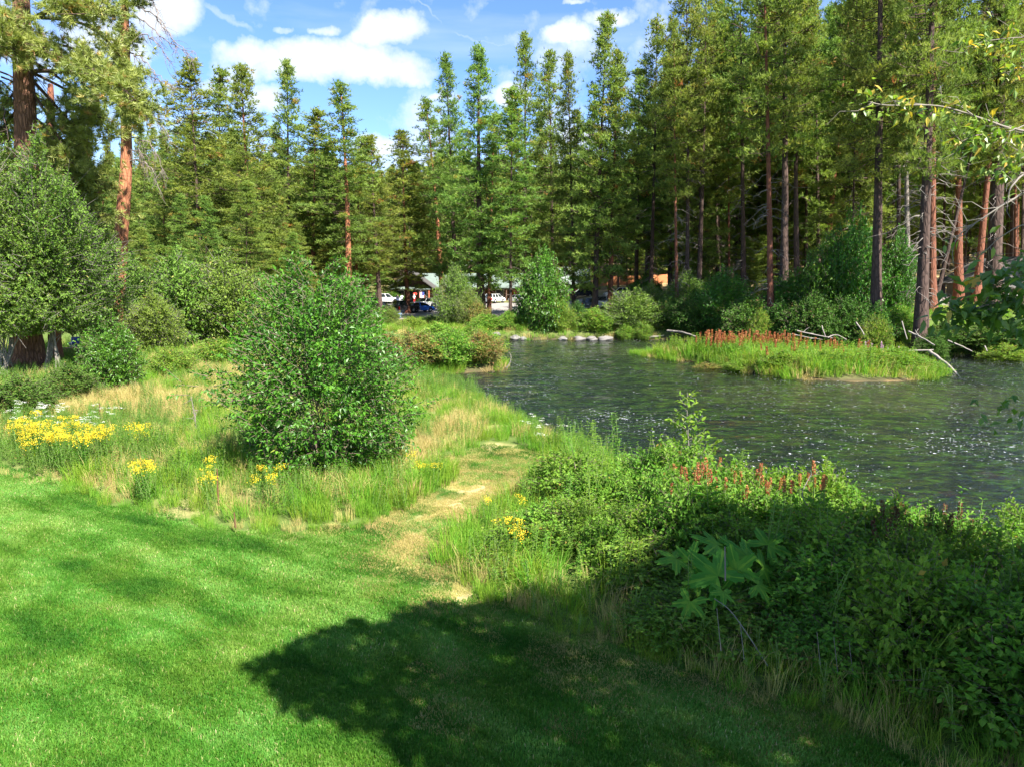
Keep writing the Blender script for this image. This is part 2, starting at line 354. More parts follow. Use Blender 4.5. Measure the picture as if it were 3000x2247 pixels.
ISLE = [g2(1858, 1036, WZ), g2(1930, 1050, WZ), g2(2060, 1064, WZ), g2(2200, 1092, WZ), g2(2330, 1110, WZ), g2(2500, 1120, WZ), g2(2650, 1116, WZ), g2(2770, 1102, WZ),
        (22.5, 41.5), (19, 44.5), (13.5, 48), (9.5, 50.5)]
LAWN = [(-34, 24), g2(-300, 1320), g2(0, 1398), g2(110, 1432), g2(260, 1478), g2(420, 1528), g2(620, 1568), g2(820, 1574), g2(1000, 1568), g2(1090, 1562), g2(1085, 1620), g2(1130, 1685), g2(1235, 1745), g2(1385, 1768),
        g2(1500, 1800), g2(1640, 1855), g2(1900, 1955), g2(2100, 2015), g2(2300, 2085), g2(2550, 2190), g2(2750, 2275), (8, 1.0), (8, -6), (-34, -6)]
PATHP = [g2(1085, 1620), g2(1090, 1560), g2(1180, 1515), g2(1285, 1460), g2(1345, 1400), g2(1370, 1340), g2(1430, 1290), g2(1530, 1300), g2(1600, 1360), g2(1560, 1400), g2(1500, 1440), g2(1385, 1520), g2(1300, 1590), g2(1275, 1650), g2(1345, 1715),
         g2(1400, 1762), g2(1300, 1790), g2(1150, 1720)]
def vnoise(x, y, f, seed=0):
    """cheap smooth value noise"""
    x = x * f; y = y * f; xi = np.floor(x).astype(int); yi = np.floor(y).astype(int); fx = x - xi; fy = y - yi
    fx = fx * fx * (3 - 2 * fx); fy = fy * fy * (3 - 2 * fy)
    h = lambda a, b: np.modf(np.abs(np.sin(a * 127.1 + b * 311.7 + seed * 74.7) * 43758.5453))[0]
    return (h(xi, yi) * (1 - fx) + h(xi + 1, yi) * fx) * (1 - fy) + (h(xi, yi + 1) * (1 - fx) + h(xi + 1, yi + 1) * fx) * fy
def sms(t): t = np.clip(t, 0, 1); return t * t * (3 - 2 * t)
def gh(x, y, full=False):
    x = np.atleast_1d(np.asarray(x, float)); y = np.atleast_1d(np.asarray(y, float)); P = np.stack([x, y], 1)
    dr = sdf(P, RIVER); di = sdf(P, ISLE); dw = np.maximum(dr, -di)      # negative: water
    land = 0.0 + .05 * (vnoise(x, y, .35) - .5) * np.clip((y - 15) / 10, 0, 1)
    land = land + 2.1 * sms((x - 8) / 14) * sms((dr - .2) / 9) * (y > 44) + .035 * np.clip(y - 95, 0, None) + .10 * np.clip(y - 150 - 10 * np.sin(x * .03), 0, 170) + .02 * np.clip(x - 30, 0, 60) * np.clip((y - 60) / 40, 0, 1)
    pen = np.clip(1 - np.abs(x + 7) / 9, 0, 1) * (np.abs(y - 43) < 7)
    top = np.where(di < 0, -0.42 + .1 * vnoise(x, y, .6, 3), land - .3 * pen)
    h = np.where(dw > 0, WZ + (top - WZ) * sms(dw / np.where(di < 0, 1.2, 1.3)), WZ - .15 * sms(-dw / .4) - .6 * sms(-dw / 7.0) - .08 * vnoise(x, y, 1.3, 5))
    return (h, dw, di) if full else h
gz = lambda x, y: float(gh(x, y)[0])
def spans(*seg):
    out = []
    for a, b, s in seg: out.append(np.arange(a, b, s))
    return np.concatenate(out)
xs = spans((-900, -200, 50), (-200, -60, 8), (-60, -24, 1.2), (-24, -9, .5), (-9, 9, .2), (9, 30, .45), (30, 64, 1.0), (64, 200, 8), (200, 901, 50))
ys = spans((-60, 0, 6), (0, 4, .5), (4, 19, .18), (19, 70, .4), (70, 135, 1.5), (135, 350, 6), (350, 1001, 50))
X, Y = np.meshgrid(xs, ys); gx, gy = X.ravel(), Y.ravel()
Hh, DW, DI = gh(gx, gy, True)
P2 = np.stack([gx, gy], 1)
dl = sdf(P2, LAWN); dp = sdf(P2, PATHP)
def lerp(a, b, t): return a + (b - a) * t[:, None]
c_mead, c_lawn, c_dry, c_soil, c_for, c_lot, c_bed = (np.array(c) for c in ((.085, .125, .028), (.050, .120, .012), (.33, .27, .12), (.085, .06, .04), (.21, .155, .075), (.23, .21, .19), (.030, .036, .022)))
n1, n2, n3 = vnoise(gx, gy, .5, 1), vnoise(gx, gy, 1.7, 2), vnoise(gx, gy, .12, 4)
C = np.tile(c_mead, (len(gx), 1))
C = lerp(C, c_dry, .55 * sms((n1 - .55) * 5) * (gy < 40))
C = lerp(C, c_dry * .9, sms(1 - np.hypot((gx + 15.5) / 5.5, (gy - 24) / 4)))
far = sms((gy - 60) / 12) * 1.0
C = lerp(C, c_for * .75, far * (.35 + .65 * sms((n3 - .4) * 4)))
C = lerp(C, c_for * 1.25, sms((gx - 22) / 6) * sms((gy - 62) / 5))
C = lerp(C, c_lot, sms(1 - np.maximum(np.abs(gx + 12) / 26, np.abs(gy - 105) / 23)) * 0 + (sms((27 - np.abs(gx + 10)) / 4) * sms((24 - np.abs(gy - 110)) / 5)))
C = lerp(C, c_dry * .9, sms((8 - np.abs(gx + 14.5)) / 3) * sms((6 - np.abs(gy - 77)) / 3))
C = lerp(C, c_dry, sms((2.2 - np.abs(gx - 7.8)) / 1.5) * sms((4 - np.abs(gy - 69.5)) / 2))
C = lerp(C, c_lawn, sms(-dl / .35 + .3 * (n2 - .5)))
pm = sms((-dp + .35 * (n2 - .5)) / .22 + .3)
C = lerp(C, c_dry * 1.05, pm * (.45 + .55 * sms((n2 - .2) * 3)))
C = lerp(C, np.array((.20, .12, .08)), np.clip(1 - np.hypot((gx - g2(1215, 1590)[0]) / .45, (gy - g2(1215, 1590)[1]) / .4), 0, 1) * .8)
C = lerp(C, c_soil * .7, sms((1.0 - DW) / .8) * (DW > 0) * .85)
C = lerp(C, c_bed * 1.4, sms(-DW / .5))
tanb = np.clip(1 - np.hypot((gx - 19) / 13, (gy - 33.5 + .12 * (gx - 19)) / 5.0), 0, 1) + .6 * np.clip(1 - np.hypot((gx - 9) / 9, (gy - 59) / 5), 0, 1)
C = lerp(C, np.array((.34, .25, .10)), sms(tanb * 2.0) * (DW < 0))
C = lerp(C, np.array((.12, .075, .04)), sms((DW + 2.2) / 2.0) * (DW < 0) * .8)
gm = MB(); ny, nx = X.shape
i, j = np.meshgrid(np.arange(ny - 1), np.arange(nx - 1), indexing='ij')
gm.add(np.stack([gx, gy, Hh], 1), np.stack([i * nx + j, i * nx + j + 1, (i + 1) * nx + j + 1, (i + 1) * nx + j], -1).reshape(-1, 4), .5, 0, True)
m, t = new_mat('ground_soil_and_bed')
a = t('ShaderNodeAttribute', attribute_name='ground_color'); geo = t('ShaderNodeNewGeometry')
nf = t('ShaderNodeTexNoise', {'Vector': geo.outputs['Position'], 'Scale': 9.0, 'Detail': 8.0, 'Roughness': .7})
ns = t('ShaderNodeTexNoise', {'Vector': geo.outputs['Position'], 'Scale': 1.3, 'Detail': 4.0})
k = t.m('ADD', .45, t.m('MULTIPLY', t.m('ADD', nf.outputs[0], t.m('MULTIPLY', ns.outputs[0], .5)), .75))
col = t.mix(1.0, a.outputs['Color'], t('ShaderNodeCombineColor', {0: k, 1: k, 2: k}).outputs[0], 'MULTIPLY')
# under water: green and ochre patches of weed between stones
szz = t('ShaderNodeSeparateXYZ', {0: geo.outputs['Position']})
under = t.m('LESS_THAN', szz.outputs[2], WZ - .05)
wv = t('ShaderNodeMapping', {'Vector': geo.outputs['Position'], 'Scale': (1.0, 1.9, 1.0)})
wn = t('ShaderNodeTexNoise', {'Vector': wv, 'Scale': 1.5, 'Detail': 6.0, 'Roughness': .72})
wc = t.ramp(wn.outputs[0], [(0.40, (.018, .018, .018)), (.50, (.050, .042, .026)), (.57, (.08, .14, .018)), (.66, (.22, .34, .035)), (.76, (.07, .045, .026))])
col = t.mix(t.m('MULTIPLY', under, .8), col, wc)
b = t('ShaderNodeBump', {'Strength': .6, 'Distance': .06, 'Height': nf.outputs[0]})
p = t('ShaderNodeBsdfPrincipled', {'Base Color': col, 'Roughness': .95, 'Specular IOR Level': .1, 'Normal': b}); t('ShaderNodeOutputMaterial', {0: p})
go = gm.obj('ground', [m]); tag(go, 'mown lawn, meadow, river banks and forest floor', kind='structure')
ca = go.data.attributes.new('ground_color', 'FLOAT_COLOR', 'POINT')
ca.data.foreach_set('color', np.concatenate([C, np.ones((len(C), 1))], 1).astype(np.float32).ravel())

# ------------------------------------------------------------------ river water
wxs, wys = spans((-14, 82, .35)), spans((-1, 67, .35))
WX, WY = np.meshgrid(wxs, wys); wd = sdf(np.stack([WX.ravel(), WY.ravel()], 1), RIVER).reshape(WX.shape)
ok = (wd[:-1, :-1] < .5) | (wd[1:, 1:] < .5)
i, j = np.nonzero(ok); nx = WX.shape[1]
Fw = np.stack([i * nx + j, i * nx + j + 1, (i + 1) * nx + j + 1, (i + 1) * nx + j], -1)
used, inv = np.unique(Fw, return_inverse=True); Fw = inv.reshape(Fw.shape)
wxf, wyf = WX.ravel()[used], WY.ravel()[used]
wz = .05 * (vnoise(wxf, wyf * 1.4, .9, 8) - .5) + .035 * (vnoise(wxf, wyf, 2.0, 9) - .5)
wm_ = MB(); wm_.add(np.stack([wxf, wyf, WZ + wz], 1), Fw, .5, 0, True)
m, t = new_mat('river_water')
geo = t('ShaderNodeNewGeometry')
mp1 = t('ShaderNodeMapping', {'Vector': geo.outputs['Position'], 'Scale': (1.0, 1.7, 1.0), 'Rotation': (0, 0, .15)})
a1 = t('ShaderNodeTexNoise', {'Vector': mp1, 'Scale': 2.2, 'Detail': 5.0, 'Roughness': .62, 'Distortion': .8})
a2 = t('ShaderNodeTexNoise', {'Vector': mp1, 'Scale': 7.5, 'Detail': 3.0, 'Roughness': .6, 'Distortion': .5})
hh = t.m('ADD', a1.outputs[0], t.m('MULTIPLY', a2.outputs[0], .3))
bmp = t('ShaderNodeBump', {'Strength': .72, 'Distance': .13, 'Height': hh})
fr = t('ShaderNodeFresnel', {'IOR': 1.33, 'Normal': bmp})
gl = t('ShaderNodeBsdfGlossy', {'Color': (.95, .97, 1, 1), 'Roughness': .06, 'Normal': bmp})
tp = t('ShaderNodeBsdfTransparent', {'Color': (.50, .62, .66, 1)})
surf = t('ShaderNodeMixShader', {0: fr, 1: tp, 2: gl})
# sun sparkle on the ripples, painted as white diffuse flecks
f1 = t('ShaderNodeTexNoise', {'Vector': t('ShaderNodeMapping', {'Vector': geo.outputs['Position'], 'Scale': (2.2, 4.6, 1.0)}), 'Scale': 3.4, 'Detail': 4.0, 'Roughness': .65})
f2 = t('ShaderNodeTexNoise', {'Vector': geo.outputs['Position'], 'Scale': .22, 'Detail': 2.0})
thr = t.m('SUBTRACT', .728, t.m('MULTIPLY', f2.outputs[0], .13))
glint = t.m('MULTIPLY', t.m('SUBTRACT', f1.outputs[0], thr), 24.0, clamp=True)
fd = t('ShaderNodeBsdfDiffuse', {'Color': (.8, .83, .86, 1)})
out = t('ShaderNodeMixShader', {0: glint, 1: surf, 2: fd}); t('ShaderNodeOutputMaterial', {0: out})
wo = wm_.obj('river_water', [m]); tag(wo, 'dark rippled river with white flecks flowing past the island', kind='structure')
print('ground', round(time.time() - T0, 1))

# ------------------------------------------------------------------ scatter: one mesh holds the patches and the points; nodes set a patch on each point
def scatter(name, patches, pts, rz, scl, idx, mats, tilt=None, label=None, cat=None, z_off=0.0):
    mb = MB(); pid = []
    for k, pm_ in enumerate(patches):
        n0 = mb.n; mb.merge(pm_); pid.append(np.full(mb.n - n0, k))
    me = mb.mesh(name, mats); nv = len(me.vertices); N = len(pts)
    me.vertices.add(N)
    co = np.empty((nv + N) * 3, np.float32); me.vertices.foreach_get('co', co)
    co = co.reshape(-1, 3); co[nv:] = pts; me.vertices.foreach_set('co', co.ravel())
    pa = me.attributes.new('patch_id', 'INT', 'POINT'); pa.data.foreach_set('value', np.concatenate(pid + [np.full(N, -1)]).astype(np.int32))
    ra = me.attributes.new('rot', 'FLOAT_VECTOR', 'POINT'); rv = np.zeros((nv + N, 3), np.float32); rv[nv:, 2] = rz
    if tilt is not None: rv[nv:, 0] = tilt
    ra.data.foreach_set('vector', rv.ravel())
    sa = me.attributes.new('scl', 'FLOAT', 'POINT'); sv = np.ones(nv + N, np.float32); sv[nv:] = scl; sa.data.foreach_set('value', sv)
    ia = me.attributes.new('pick', 'INT', 'POINT'); iv = np.zeros(nv + N, np.int32); iv[nv:] = idx; ia.data.foreach_set('value', iv)
    o = bpy.data.objects.new(name, me); COL.objects.link(o)
    ng = bpy.data.node_groups.new(name + '_scatter', 'GeometryNodeTree')
    ng.interface.new_socket('Geometry', in_out='INPUT', socket_type='NodeSocketGeometry')
    ng.interface.new_socket('Geometry', in_out='OUTPUT', socket_type='NodeSocketGeometry')
    nd, lk = ng.nodes, ng.links
    gi, go_ = nd.new('NodeGroupInput'), nd.new('NodeGroupOutput')
    def attr(nm, ty):
        a_ = nd.new('GeometryNodeInputNamedAttribute'); a_.data_type = ty; a_.inputs['Name'].default_value = nm
        return a_.outputs['Attribute']
    jn = nd.new('GeometryNodeJoinGeometry')
    def sel(k):
        cmp = nd.new('FunctionNodeCompare'); cmp.data_type = 'INT'; cmp.operation = 'EQUAL'
        lk.new(attr('patch_id', 'INT'), cmp.inputs[2]); cmp.inputs[3].default_value = k
        sp = nd.new('GeometryNodeSeparateGeometry'); sp.domain = 'POINT'
        lk.new(gi.outputs[0], sp.inputs[0]); lk.new(cmp.outputs[0], sp.inputs[1]); return sp.outputs[0]
    for k in range(len(patches)):
        g_ = nd.new('GeometryNodeGeometryToInstance'); lk.new(sel(k), g_.inputs[0]); lk.new(g_.outputs[0], jn.inputs[0])
    ip = nd.new('GeometryNodeInstanceOnPoints'); lk.new(sel(-1), ip.inputs['Points']); lk.new(jn.outputs[0], ip.inputs['Instance'])
    ip.inputs['Pick Instance'].default_value = True
    lk.new(attr('pick', 'INT'), ip.inputs['Instance Index']); lk.new(attr('rot', 'FLOAT_VECTOR'), ip.inputs['Rotation']); lk.new(attr('scl', 'FLOAT'), ip.inputs['Scale'])
    lk.new(ip.outputs[0], go_.inputs[0])
    md = o.modifiers.new('scatter', 'NODES'); md.node_group = ng
    return tag(o, label, cat, kind='stuff')

def pts_in(xr, yr, step, jit=.9):
    x, y = np.meshgrid(np.arange(*xr, step), np.arange(*yr, step)); x, y = x.ravel(), y.ravel()
    return x + rng.uniform(-.5, .5, len(x)) * step * jit, y + rng.uniform(-.5, .5, len(x)) * step * jit
def in_view(x, y, z, m=180, top=-200):
    px, py, d = PXY(np.stack([x, y, z], 1)); return (d > .5) & (px > -m) & (px < 3000 + m) & (py < 2247 + m) & (py > top)

# --- lawn
def lawn_patch(s, n, hh=(.026, .048), w=.0065, tanp=.03, bend=.7):
    mb = MB(); P = np.stack([rng.uniform(-s / 2, s / 2, n), rng.uniform(-s / 2, s / 2, n), np.zeros(n)], 1)
    tn = np.clip(rng.normal(.45, .2, n), 0, .85); tn[rng.random(n) < tanp] = 1.0
    blades(mb, P, rng.uniform(0, 6.28, n), rng.uniform(*hh, n), w, rng.uniform(.1, bend, n), tn)
    return mb
lp = [lawn_patch(.62, 1500) for _ in range(3)]
x, y = pts_in((-20, 8), (3.6, 24), .40)
keep = (sdf(np.stack([x, y], 1), LAWN) < .15) & (sdf(np.stack([x, y], 1), PATHP) > -.1) & in_view(x, y, 0 * x, 120)
x, y = x[keep], y[keep]
# mower strips and lush clumps: taller and shorter grass
scl = .95 + .5 * vnoise(x, y, .75, 21) + .25 * (np.sin((x * .55 + y * .83) * 2.6) > 0)
scatter('lawn_grass', lp, np.stack([x, y, gh(x, y)], 1), rng.uniform(0, 6.28, len(x)), scl, rng.integers(0, 3, len(x)), ['lawn'], label='short mown green grass of the lawn', cat='grass')
# --- dry short grass on the footpath and the shaded lawn edge
dp_ = [lawn_patch(.6, 1300, (.02, .06), .006, 0, 1.0) for _ in range(2)]
x, y = pts_in((-6, 4), (5, 17), .4)
pd = sdf(np.stack([x, y], 1), PATHP); keep = (pd < .30) & (vnoise(x, y, 1.7, 2) + .2 * rng.random(len(x)) > .12)
sl_ = sdf(np.stack([x, y], 1), LAWN); keep |= (np.abs(sl_ - .05) < .22) & (x > -3.2) & (rng.random(len(x)) < .45); keep |= (sl_ < 0) & (sl_ > -2.2) & (x > -1.2) & (rng.random(len(x)) < .75 + .30 * sl_)
x, y = x[keep], y[keep]
scatter('dry_path_grass', dp_, np.stack([x, y, gh(x, y)], 1), rng.uniform(0, 6.28, len(x)), rng.uniform(.6, 1.1, len(x)), rng.integers(0, 2, len(x)), ['tan'], label='trodden straw coloured grass of the footpath', cat='dry grass')
lp2 = [lawn_patch(.6, 800, (.03, .08), .006, .1)]
x, y = pts_in((-6, 4), (5, 17), .35); pd = sdf(np.stack([x, y], 1), PATHP); keep = (pd < .2) & ((vnoise(x, y, 1.7, 2) < .40) | (y > g2(1300, 1420)[1]))
x, y = x[keep], y[keep]
scatter('path_grass', lp2, np.stack([x, y, gh(x, y)], 1), rng.uniform(0, 6.28, len(x)), rng.uniform(.5, 1.0, len(x)), 0, ['lawn'], label='thin green grass growing through the footpath', cat='grass')

# --- tall grass clumps
def tall_clump(r, n, h, w, tint0, mat=0, bend=(.15, .9), seed_heads=0):
    mb = MB(); a = rng.uniform(0, 6.28, n); q = r * np.sqrt(rng.random(n))
    P = np.stack([q * np.cos(a), q * np.sin(a), np.zeros(n)], 1)
    blades(mb, P, a + rng.normal(0, .8, n), h * rng.uniform(.5, 1.1, n), w, rng.uniform(*bend, n), np.clip(rng.normal(tint0, .18, n), 0, 1), mat)
    return mb
tg = [tall_clump(.26, 90, .62, .011, .5) for _ in range(3)]
dg = [tall_clump(.26, 80, .62, .009, .55, 1, (.1, .6)) for _ in range(2)]
def weed(h, n_st, L, W, mat=0, r=.15, stem=1, tint0=.5, step=.05):
    mb = MB()
    for _ in range(n_st):
        a, q = rng.uniform(0, 6.28), r * math.sqrt(rng.random()); x0, y0 = q * math.cos(a), q * math.sin(a)
        lx, ly = rng.normal(0, .1, 2) * h; hz = h * rng.uniform(.7, 1.1)
        k = max(4, int(hz / step)); tt = np.linspace(.15, 1, k)
        P = np.stack([x0 + lx * tt * tt, y0 + ly * tt * tt, hz * tt], 1)
        tube(mb, P[::max(1, k // 4)], [.005] * len(P[::max(1, k // 4)]), 3, stem)
        P2_ = np.repeat(P, 2, 0); n = len(P2_); az = np.arange(n) * 2.4 + rng.uniform(0, 6)
        D = np.stack([np.cos(az), np.sin(az), rng.uniform(.0, .6, n)], 1)
        leaves(mb, P2_, D, np.tile([0, 0, 1.0], (n, 1)), L * rng.uniform(.7, 1.2, n) * np.repeat(1.15 - .6 * tt, 2), W, np.clip(rng.normal(tint0, .2, n), 0, 1), mat)
    return mb
wd_ = [weed(.75, 6, .10, .018, 2, .18, 3) for _ in range(3)]
riv = lambda x, y: np.maximum(sdf(np.stack([x, y], 1), RIVER), -sdf(np.stack([x, y], 1), ISLE))
x, y = pts_in((-26, 7), (5.0, 39), .30)
P_ = np.stack([x, y], 1); dlw, dpt, drv = sdf(P_, LAWN), sdf(P_, PATHP), sdf(P_, RIVER)
keep = (dlw > .12) & (dpt > .10) & (drv > -.15) & in_view(x, y, 0 * x, 150)
BX, BY = G(930, 1400)[:2]
keep &= np.hypot(x - BX, y - BY - .6) > 1.0
# thinner with distance, none under the foreground thicket
keep &= rng.random(len(x)) < np.clip(15.0 / np.maximum(y, 1), .42, 1)
right = (x > .6) & (y < 12 - .1 * x) & (dlw > .55)
keep &= ~(right & (rng.random(len(x)) < .75))
x, y = x[keep], y[keep]; dlw, drv = dlw[keep], drv[keep]
n = len(x); un = vnoise(x, y, .45, 31); un2 = vnoise(x, y, 1.1, 32)
dryz = np.clip(1 - np.hypot((x + 15.5) / 7.0, (y - 24) / 4.5), 0, 1) * 1.5 + np.clip(1 - np.hypot((x + 13) / 5, (y - 32) / 3.5), 0, 1) * 1.2 \
     + np.clip(1 - np.hypot((x - g2(1270, 1330)[0]) / 1.0, (y - g2(1270, 1330)[1]) / 2.6), 0, 1) * 1.3 + np.clip(1 - np.hypot((x - g2(1330, 1250)[0]) / 1.0, (y - g2(1330, 1250)[1]) / 2.0), 0, 1)
kind = np.where(rng.random(n) < np.clip(dryz + .13 + .5 * (un2 > .76), 0, .92), 1, 0)
weedz = (un > .56) & (kind == 0) | ((x > -2) & (y < 17) & (rng.random(n) < .5))
kind[weedz & (rng.random(n) < .75)] = 2
sc_ = np.where(dlw < .7, .45, .85) * (.7 + .55 * vnoise(x, y, .8, 33)) * rng.uniform(.8, 1.15, n)
sc_ *= np.where(y > 24, 1.12, 1.0) * np.where((x > -1.5) & (x < .6) & (y > 14), .85, 1)
sc_ = np.where((dlw < 1.0) & (x > .5), sc_ * .55, sc_)
pick = np.where(kind == 0, rng.integers(0, 3, n), np.where(kind == 1, 3 + rng.integers(0, 2, n), 5 + rng.integers(0, 3, n)))
Zp = gh(x, y)
scatter('meadow_grass', tg + dg + wd_, np.stack([x, y, Zp], 1), rng.uniform(0, 6.28, n), sc_, pick, ['tall', 'tan', 'weed', 'stem'],
        tilt=rng.normal(0, .12, n), label='tall wild grass and weeds between the lawn and the river', cat='grass')
# --- grass on the island, the point and the far bank
tf = [tall_clump(.42, 70, .80, .022, .55) for _ in range(3)] + [tall_clump(.42, 60, .6, .022, .6, 1) for _ in range(2)] + [weed(.8, 8, .13, .04, 2, .35, 3, .6, .08) for _ in range(2)]
x, y = pts_in((-20, 40), (36, 56), .42); P_ = np.stack([x, y], 1)
di = sdf(P_, ISLE); keep = di < .35
x, y, di = x[keep], y[keep], di[keep]; n = len(x)
pk = np.where(rng.random(n) < .28, rng.integers(5, 7, n), rng.integers(0, 3, n)); pk[(rng.random(n) < .6) & (x < 11.0)] = 4
s_ = rng.uniform(.85, 1.45, n) * np.clip(.85 + (-di) * .3, .75, 1.15); s_[x < 10.5] *= .7
scatter('island_grass', tf, np.stack([x, y, gh(x, y)], 1), rng.uniform(0, 6.28, n), s_, pk, ['tall', 'tan', 'bright', 'stem'], tilt=rng.normal(0, .1, n),
        label='bright green grass and weeds covering the river island', cat='grass')
x, y = pts_in((-42, 66), (37, 96), .62); dr = riv(x, y); keep = (dr > -.35) & (((y > 60) & (x > -34)) | ((x > 18) & (y > 44)) | ((x < 1.5) & (y > 37) & (y < 50))) & in_view(x, y, 0 * x, 100)
keep &= (dr < 3.5) | ((rng.random(len(x)) < .45) & (y < 86)) & ~((x > 24) & (y > 63)) & ~((np.abs(x + 14.5) < 7) & (np.abs(y - 77) < 5))
x, y, dr = x[keep], y[keep], dr[keep]; n = len(x)
pk = np.where(rng.random(n) < .35, rng.integers(5, 7, n), np.where(rng.random(n) < .25, 3, rng.integers(0, 3, n)))
scatter('bank_grass', tf, np.stack([x, y, gh(x, y)], 1), rng.uniform(0, 6.28, n), rng.uniform(.6, 1.2, n), pk, ['tall', 'tan', 'bright', 'stem'], tilt=rng.normal(0, .12, n),
        label='long grass and weeds along the far river bank', cat='grass')
print('grass', round(time.time() - T0, 1))

# ------------------------------------------------------------------ broadleaf shrubs and trees
def bush(seed, H, prof, ntw, L, W, per=8, twl=.35, twr=.006, mats=(0, 1), lump=.18, stems=9, base_r=.15, tint=(.5, .2), shoots=0, inner=.45, flat=1.0, up=.35, yel=.01, stem_r=.02, bare=0):
    """prof: [(height fraction, radius)]; returns leaves + twigs in one builder"""
    global rng
    keep_r = rng; rng = np.random.default_rng(seed); mb = MB()
    zf = np.array([p_[0] for p_ in prof]); rf = np.array([p_[1] for p_ in prof])
    zz = np.linspace(zf[0], zf[-1], 200); wgt = np.interp(zz, zf, rf) + .15 * rf.max(); wgt /= wgt.sum()
    z = rng.choice(zz, ntw, p=wgt) + rng.uniform(-.01, .01, ntw); az = rng.uniform(0, 6.2832, ntw)
    ph = rng.uniform(0, 6.28, 6)
    lum = 1 + lump * (np.sin(3 * az + ph[0] + 5 * z) * .5 + np.sin(5 * az + ph[1] - 9 * z) * .35 + np.sin(2 * az + 14 * z + ph[2]) * .35 + np.sin(9 * az + 17 * z + ph[3]) * .25)
    sh = np.sqrt(rng.uniform(inner ** 2, 1.08, ntw)); r = np.interp(z, zf, rf) * lum * sh
    pro = rng.random(ntw) < .10; r = np.where(pro, r * rng.uniform(1.0, 1.28, ntw), r)
    zt = z * H * (1 + .10 * np.sin(2 * az + ph[4]) * z + .07 * np.sin(5 * az + ph[5] + 3 * r) * z) + np.where(pro, rng.uniform(0, .06, ntw) * H * z, 0)
    C_ = np.stack([r * np.cos(az), r * np.sin(az) * flat, zt], 1)
    out = nrm(np.stack([np.cos(az), np.sin(az), up + (z - .45) * 1.2], 1) + rng.normal(0, .35, (ntw, 3)))
    tl = twl * rng.uniform(.6, 1.3, ntw)
    A = C_ - out * tl[:, None] * .5; B = C_ + out * tl[:, None] * .5
    sticks(mb, A, B, twr, twr * .5, mats[1], .5)
    # boughs joining the stems to the twigs
    nb = stems * 5; pick = rng.integers(0, ntw, nb); st = rng.uniform(0, 6.28, stems)
    for s in range(stems):
        e = C_[pick[s * 5]]; b0 = np.array([base_r * math.cos(st[s]), base_r * math.sin(st[s]), -.05])
        mid = b0 * .4 + e * .6 * np.array([.55, .55, 1.0]); q = np.linspace(0, 1, 5)[:, None]
        P = (1 - q) ** 2 * b0 + 2 * q * (1 - q) * (mid * [.6, .6, 1]) + q * q * e
        tube(mb, P, np.linspace(stem_r, stem_r * .25, 5), 4, mats[1])
        for kk in range(1, 5):
            e2 = C_[pick[s * 5 + kk]]; s0 = P[rng.integers(1, 4)]
            sticks(mb, s0[None], e2[None], stem_r * .45, stem_r * .15, mats[1])
    if bare:
        bi = rng.integers(0, ntw, bare); sticks(mb, A[bi], B[bi] + out[bi] * tl[bi, None] * 1.0, twr * 1.3, twr * .5, mats[1], .5)
    k = np.arange(per) / (per - 1.0)
    P = (A[:, None] * (1 - k[None, :, None]) + B[:, None] * k[None, :, None]).reshape(-1, 3)
    O = np.repeat(out, per, 0); nl = len(P)
    side = nrm(np.cross(O, rng.normal(size=(nl, 3))))
    D = nrm(O * .55 + side * .8 + np.array([0, 0, -.12]))
    N = nrm(rng.normal(0, .55, (nl, 3)) + np.array([0, 0, 1.0]))
    tn = np.clip(np.repeat(rng.normal(tint[0], tint[1], ntw), per) + rng.normal(0, .10, nl), 0, .95); tn[rng.random(nl) < yel] = 1.0
    leaves(mb, P + side * .012, D, N, L * rng.uniform(.65, 1.15, nl), W * rng.uniform(.75, 1.15, nl), tn, mats[0])
    for s in range(shoots):
        a_ = rng.uniform(0, 6.28); q = rf.max() * .5 * math.sqrt(rng.random()); x0, y0 = q * math.cos(a_), q * math.sin(a_)
        z0 = H * .88 * (1 - .3 * (q / rf.max()) ** 2); hh_ = H * rng.uniform(.06, .16)
        k2 = max(4, int(hh_ / .06)); tt = np.linspace(0, 1, k2)
        Pq = np.stack([x0 + tt * rng.normal(0, .06), y0 + tt * rng.normal(0, .06), z0 + tt * hh_], 1)
        tube(mb, Pq[[0, k2 // 2, -1]], [.007, .005, .003], 3, mats[1])
        az_ = np.arange(k2) * 2.4; leaves(mb, Pq, np.stack([np.cos(az_), np.sin(az_), .3 + 0 * az_], 1), np.tile([0, 0, 1.], (k2, 1)), L * 1.05, W, .8, mats[0])
    rng = keep_r
    return mb
def split_leaves(mb, count, key, Lmat):
    """take the `count` leaves that lie nearest by `key` out of a builder; returns their vertex quads"""
    V = np.concatenate(mb.V); F = np.concatenate(mb.F[3]); I = np.concatenate(mb.I[3]); T = np.concatenate(mb.T[3])
    idx = np.nonzero(I == Lmat)[0]; first = {}
    v0 = F[idx, 0]; c = V[v0]
    sc__ = key(c); order = np.argsort(sc__); chosen = []; seen = set()
    for q in order:
        if v0[q] in seen: continue
        seen.add(int(v0[q])); chosen.append(int(v0[q]))
        if len(chosen) >= count: break
    cs = np.array(chosen); rem = np.isin(F[:, 0], cs) & (I == Lmat)
    tmap = {int(a_): float(b_) for a_, b_ in zip(F[rem][:, 0], T[rem])}
    mb.F[3] = [F[~rem]]; mb.I[3] = [I[~rem]]; mb.T[3] = [T[~rem]]; mb.S[3] = [np.concatenate(mb.S[3])[~rem]]
    mb.V = [V]
    return [(V[c_], V[c_ + 1], V[c_ + 2], V[c_ + 3], tmap[c_]) for c_ in chosen]

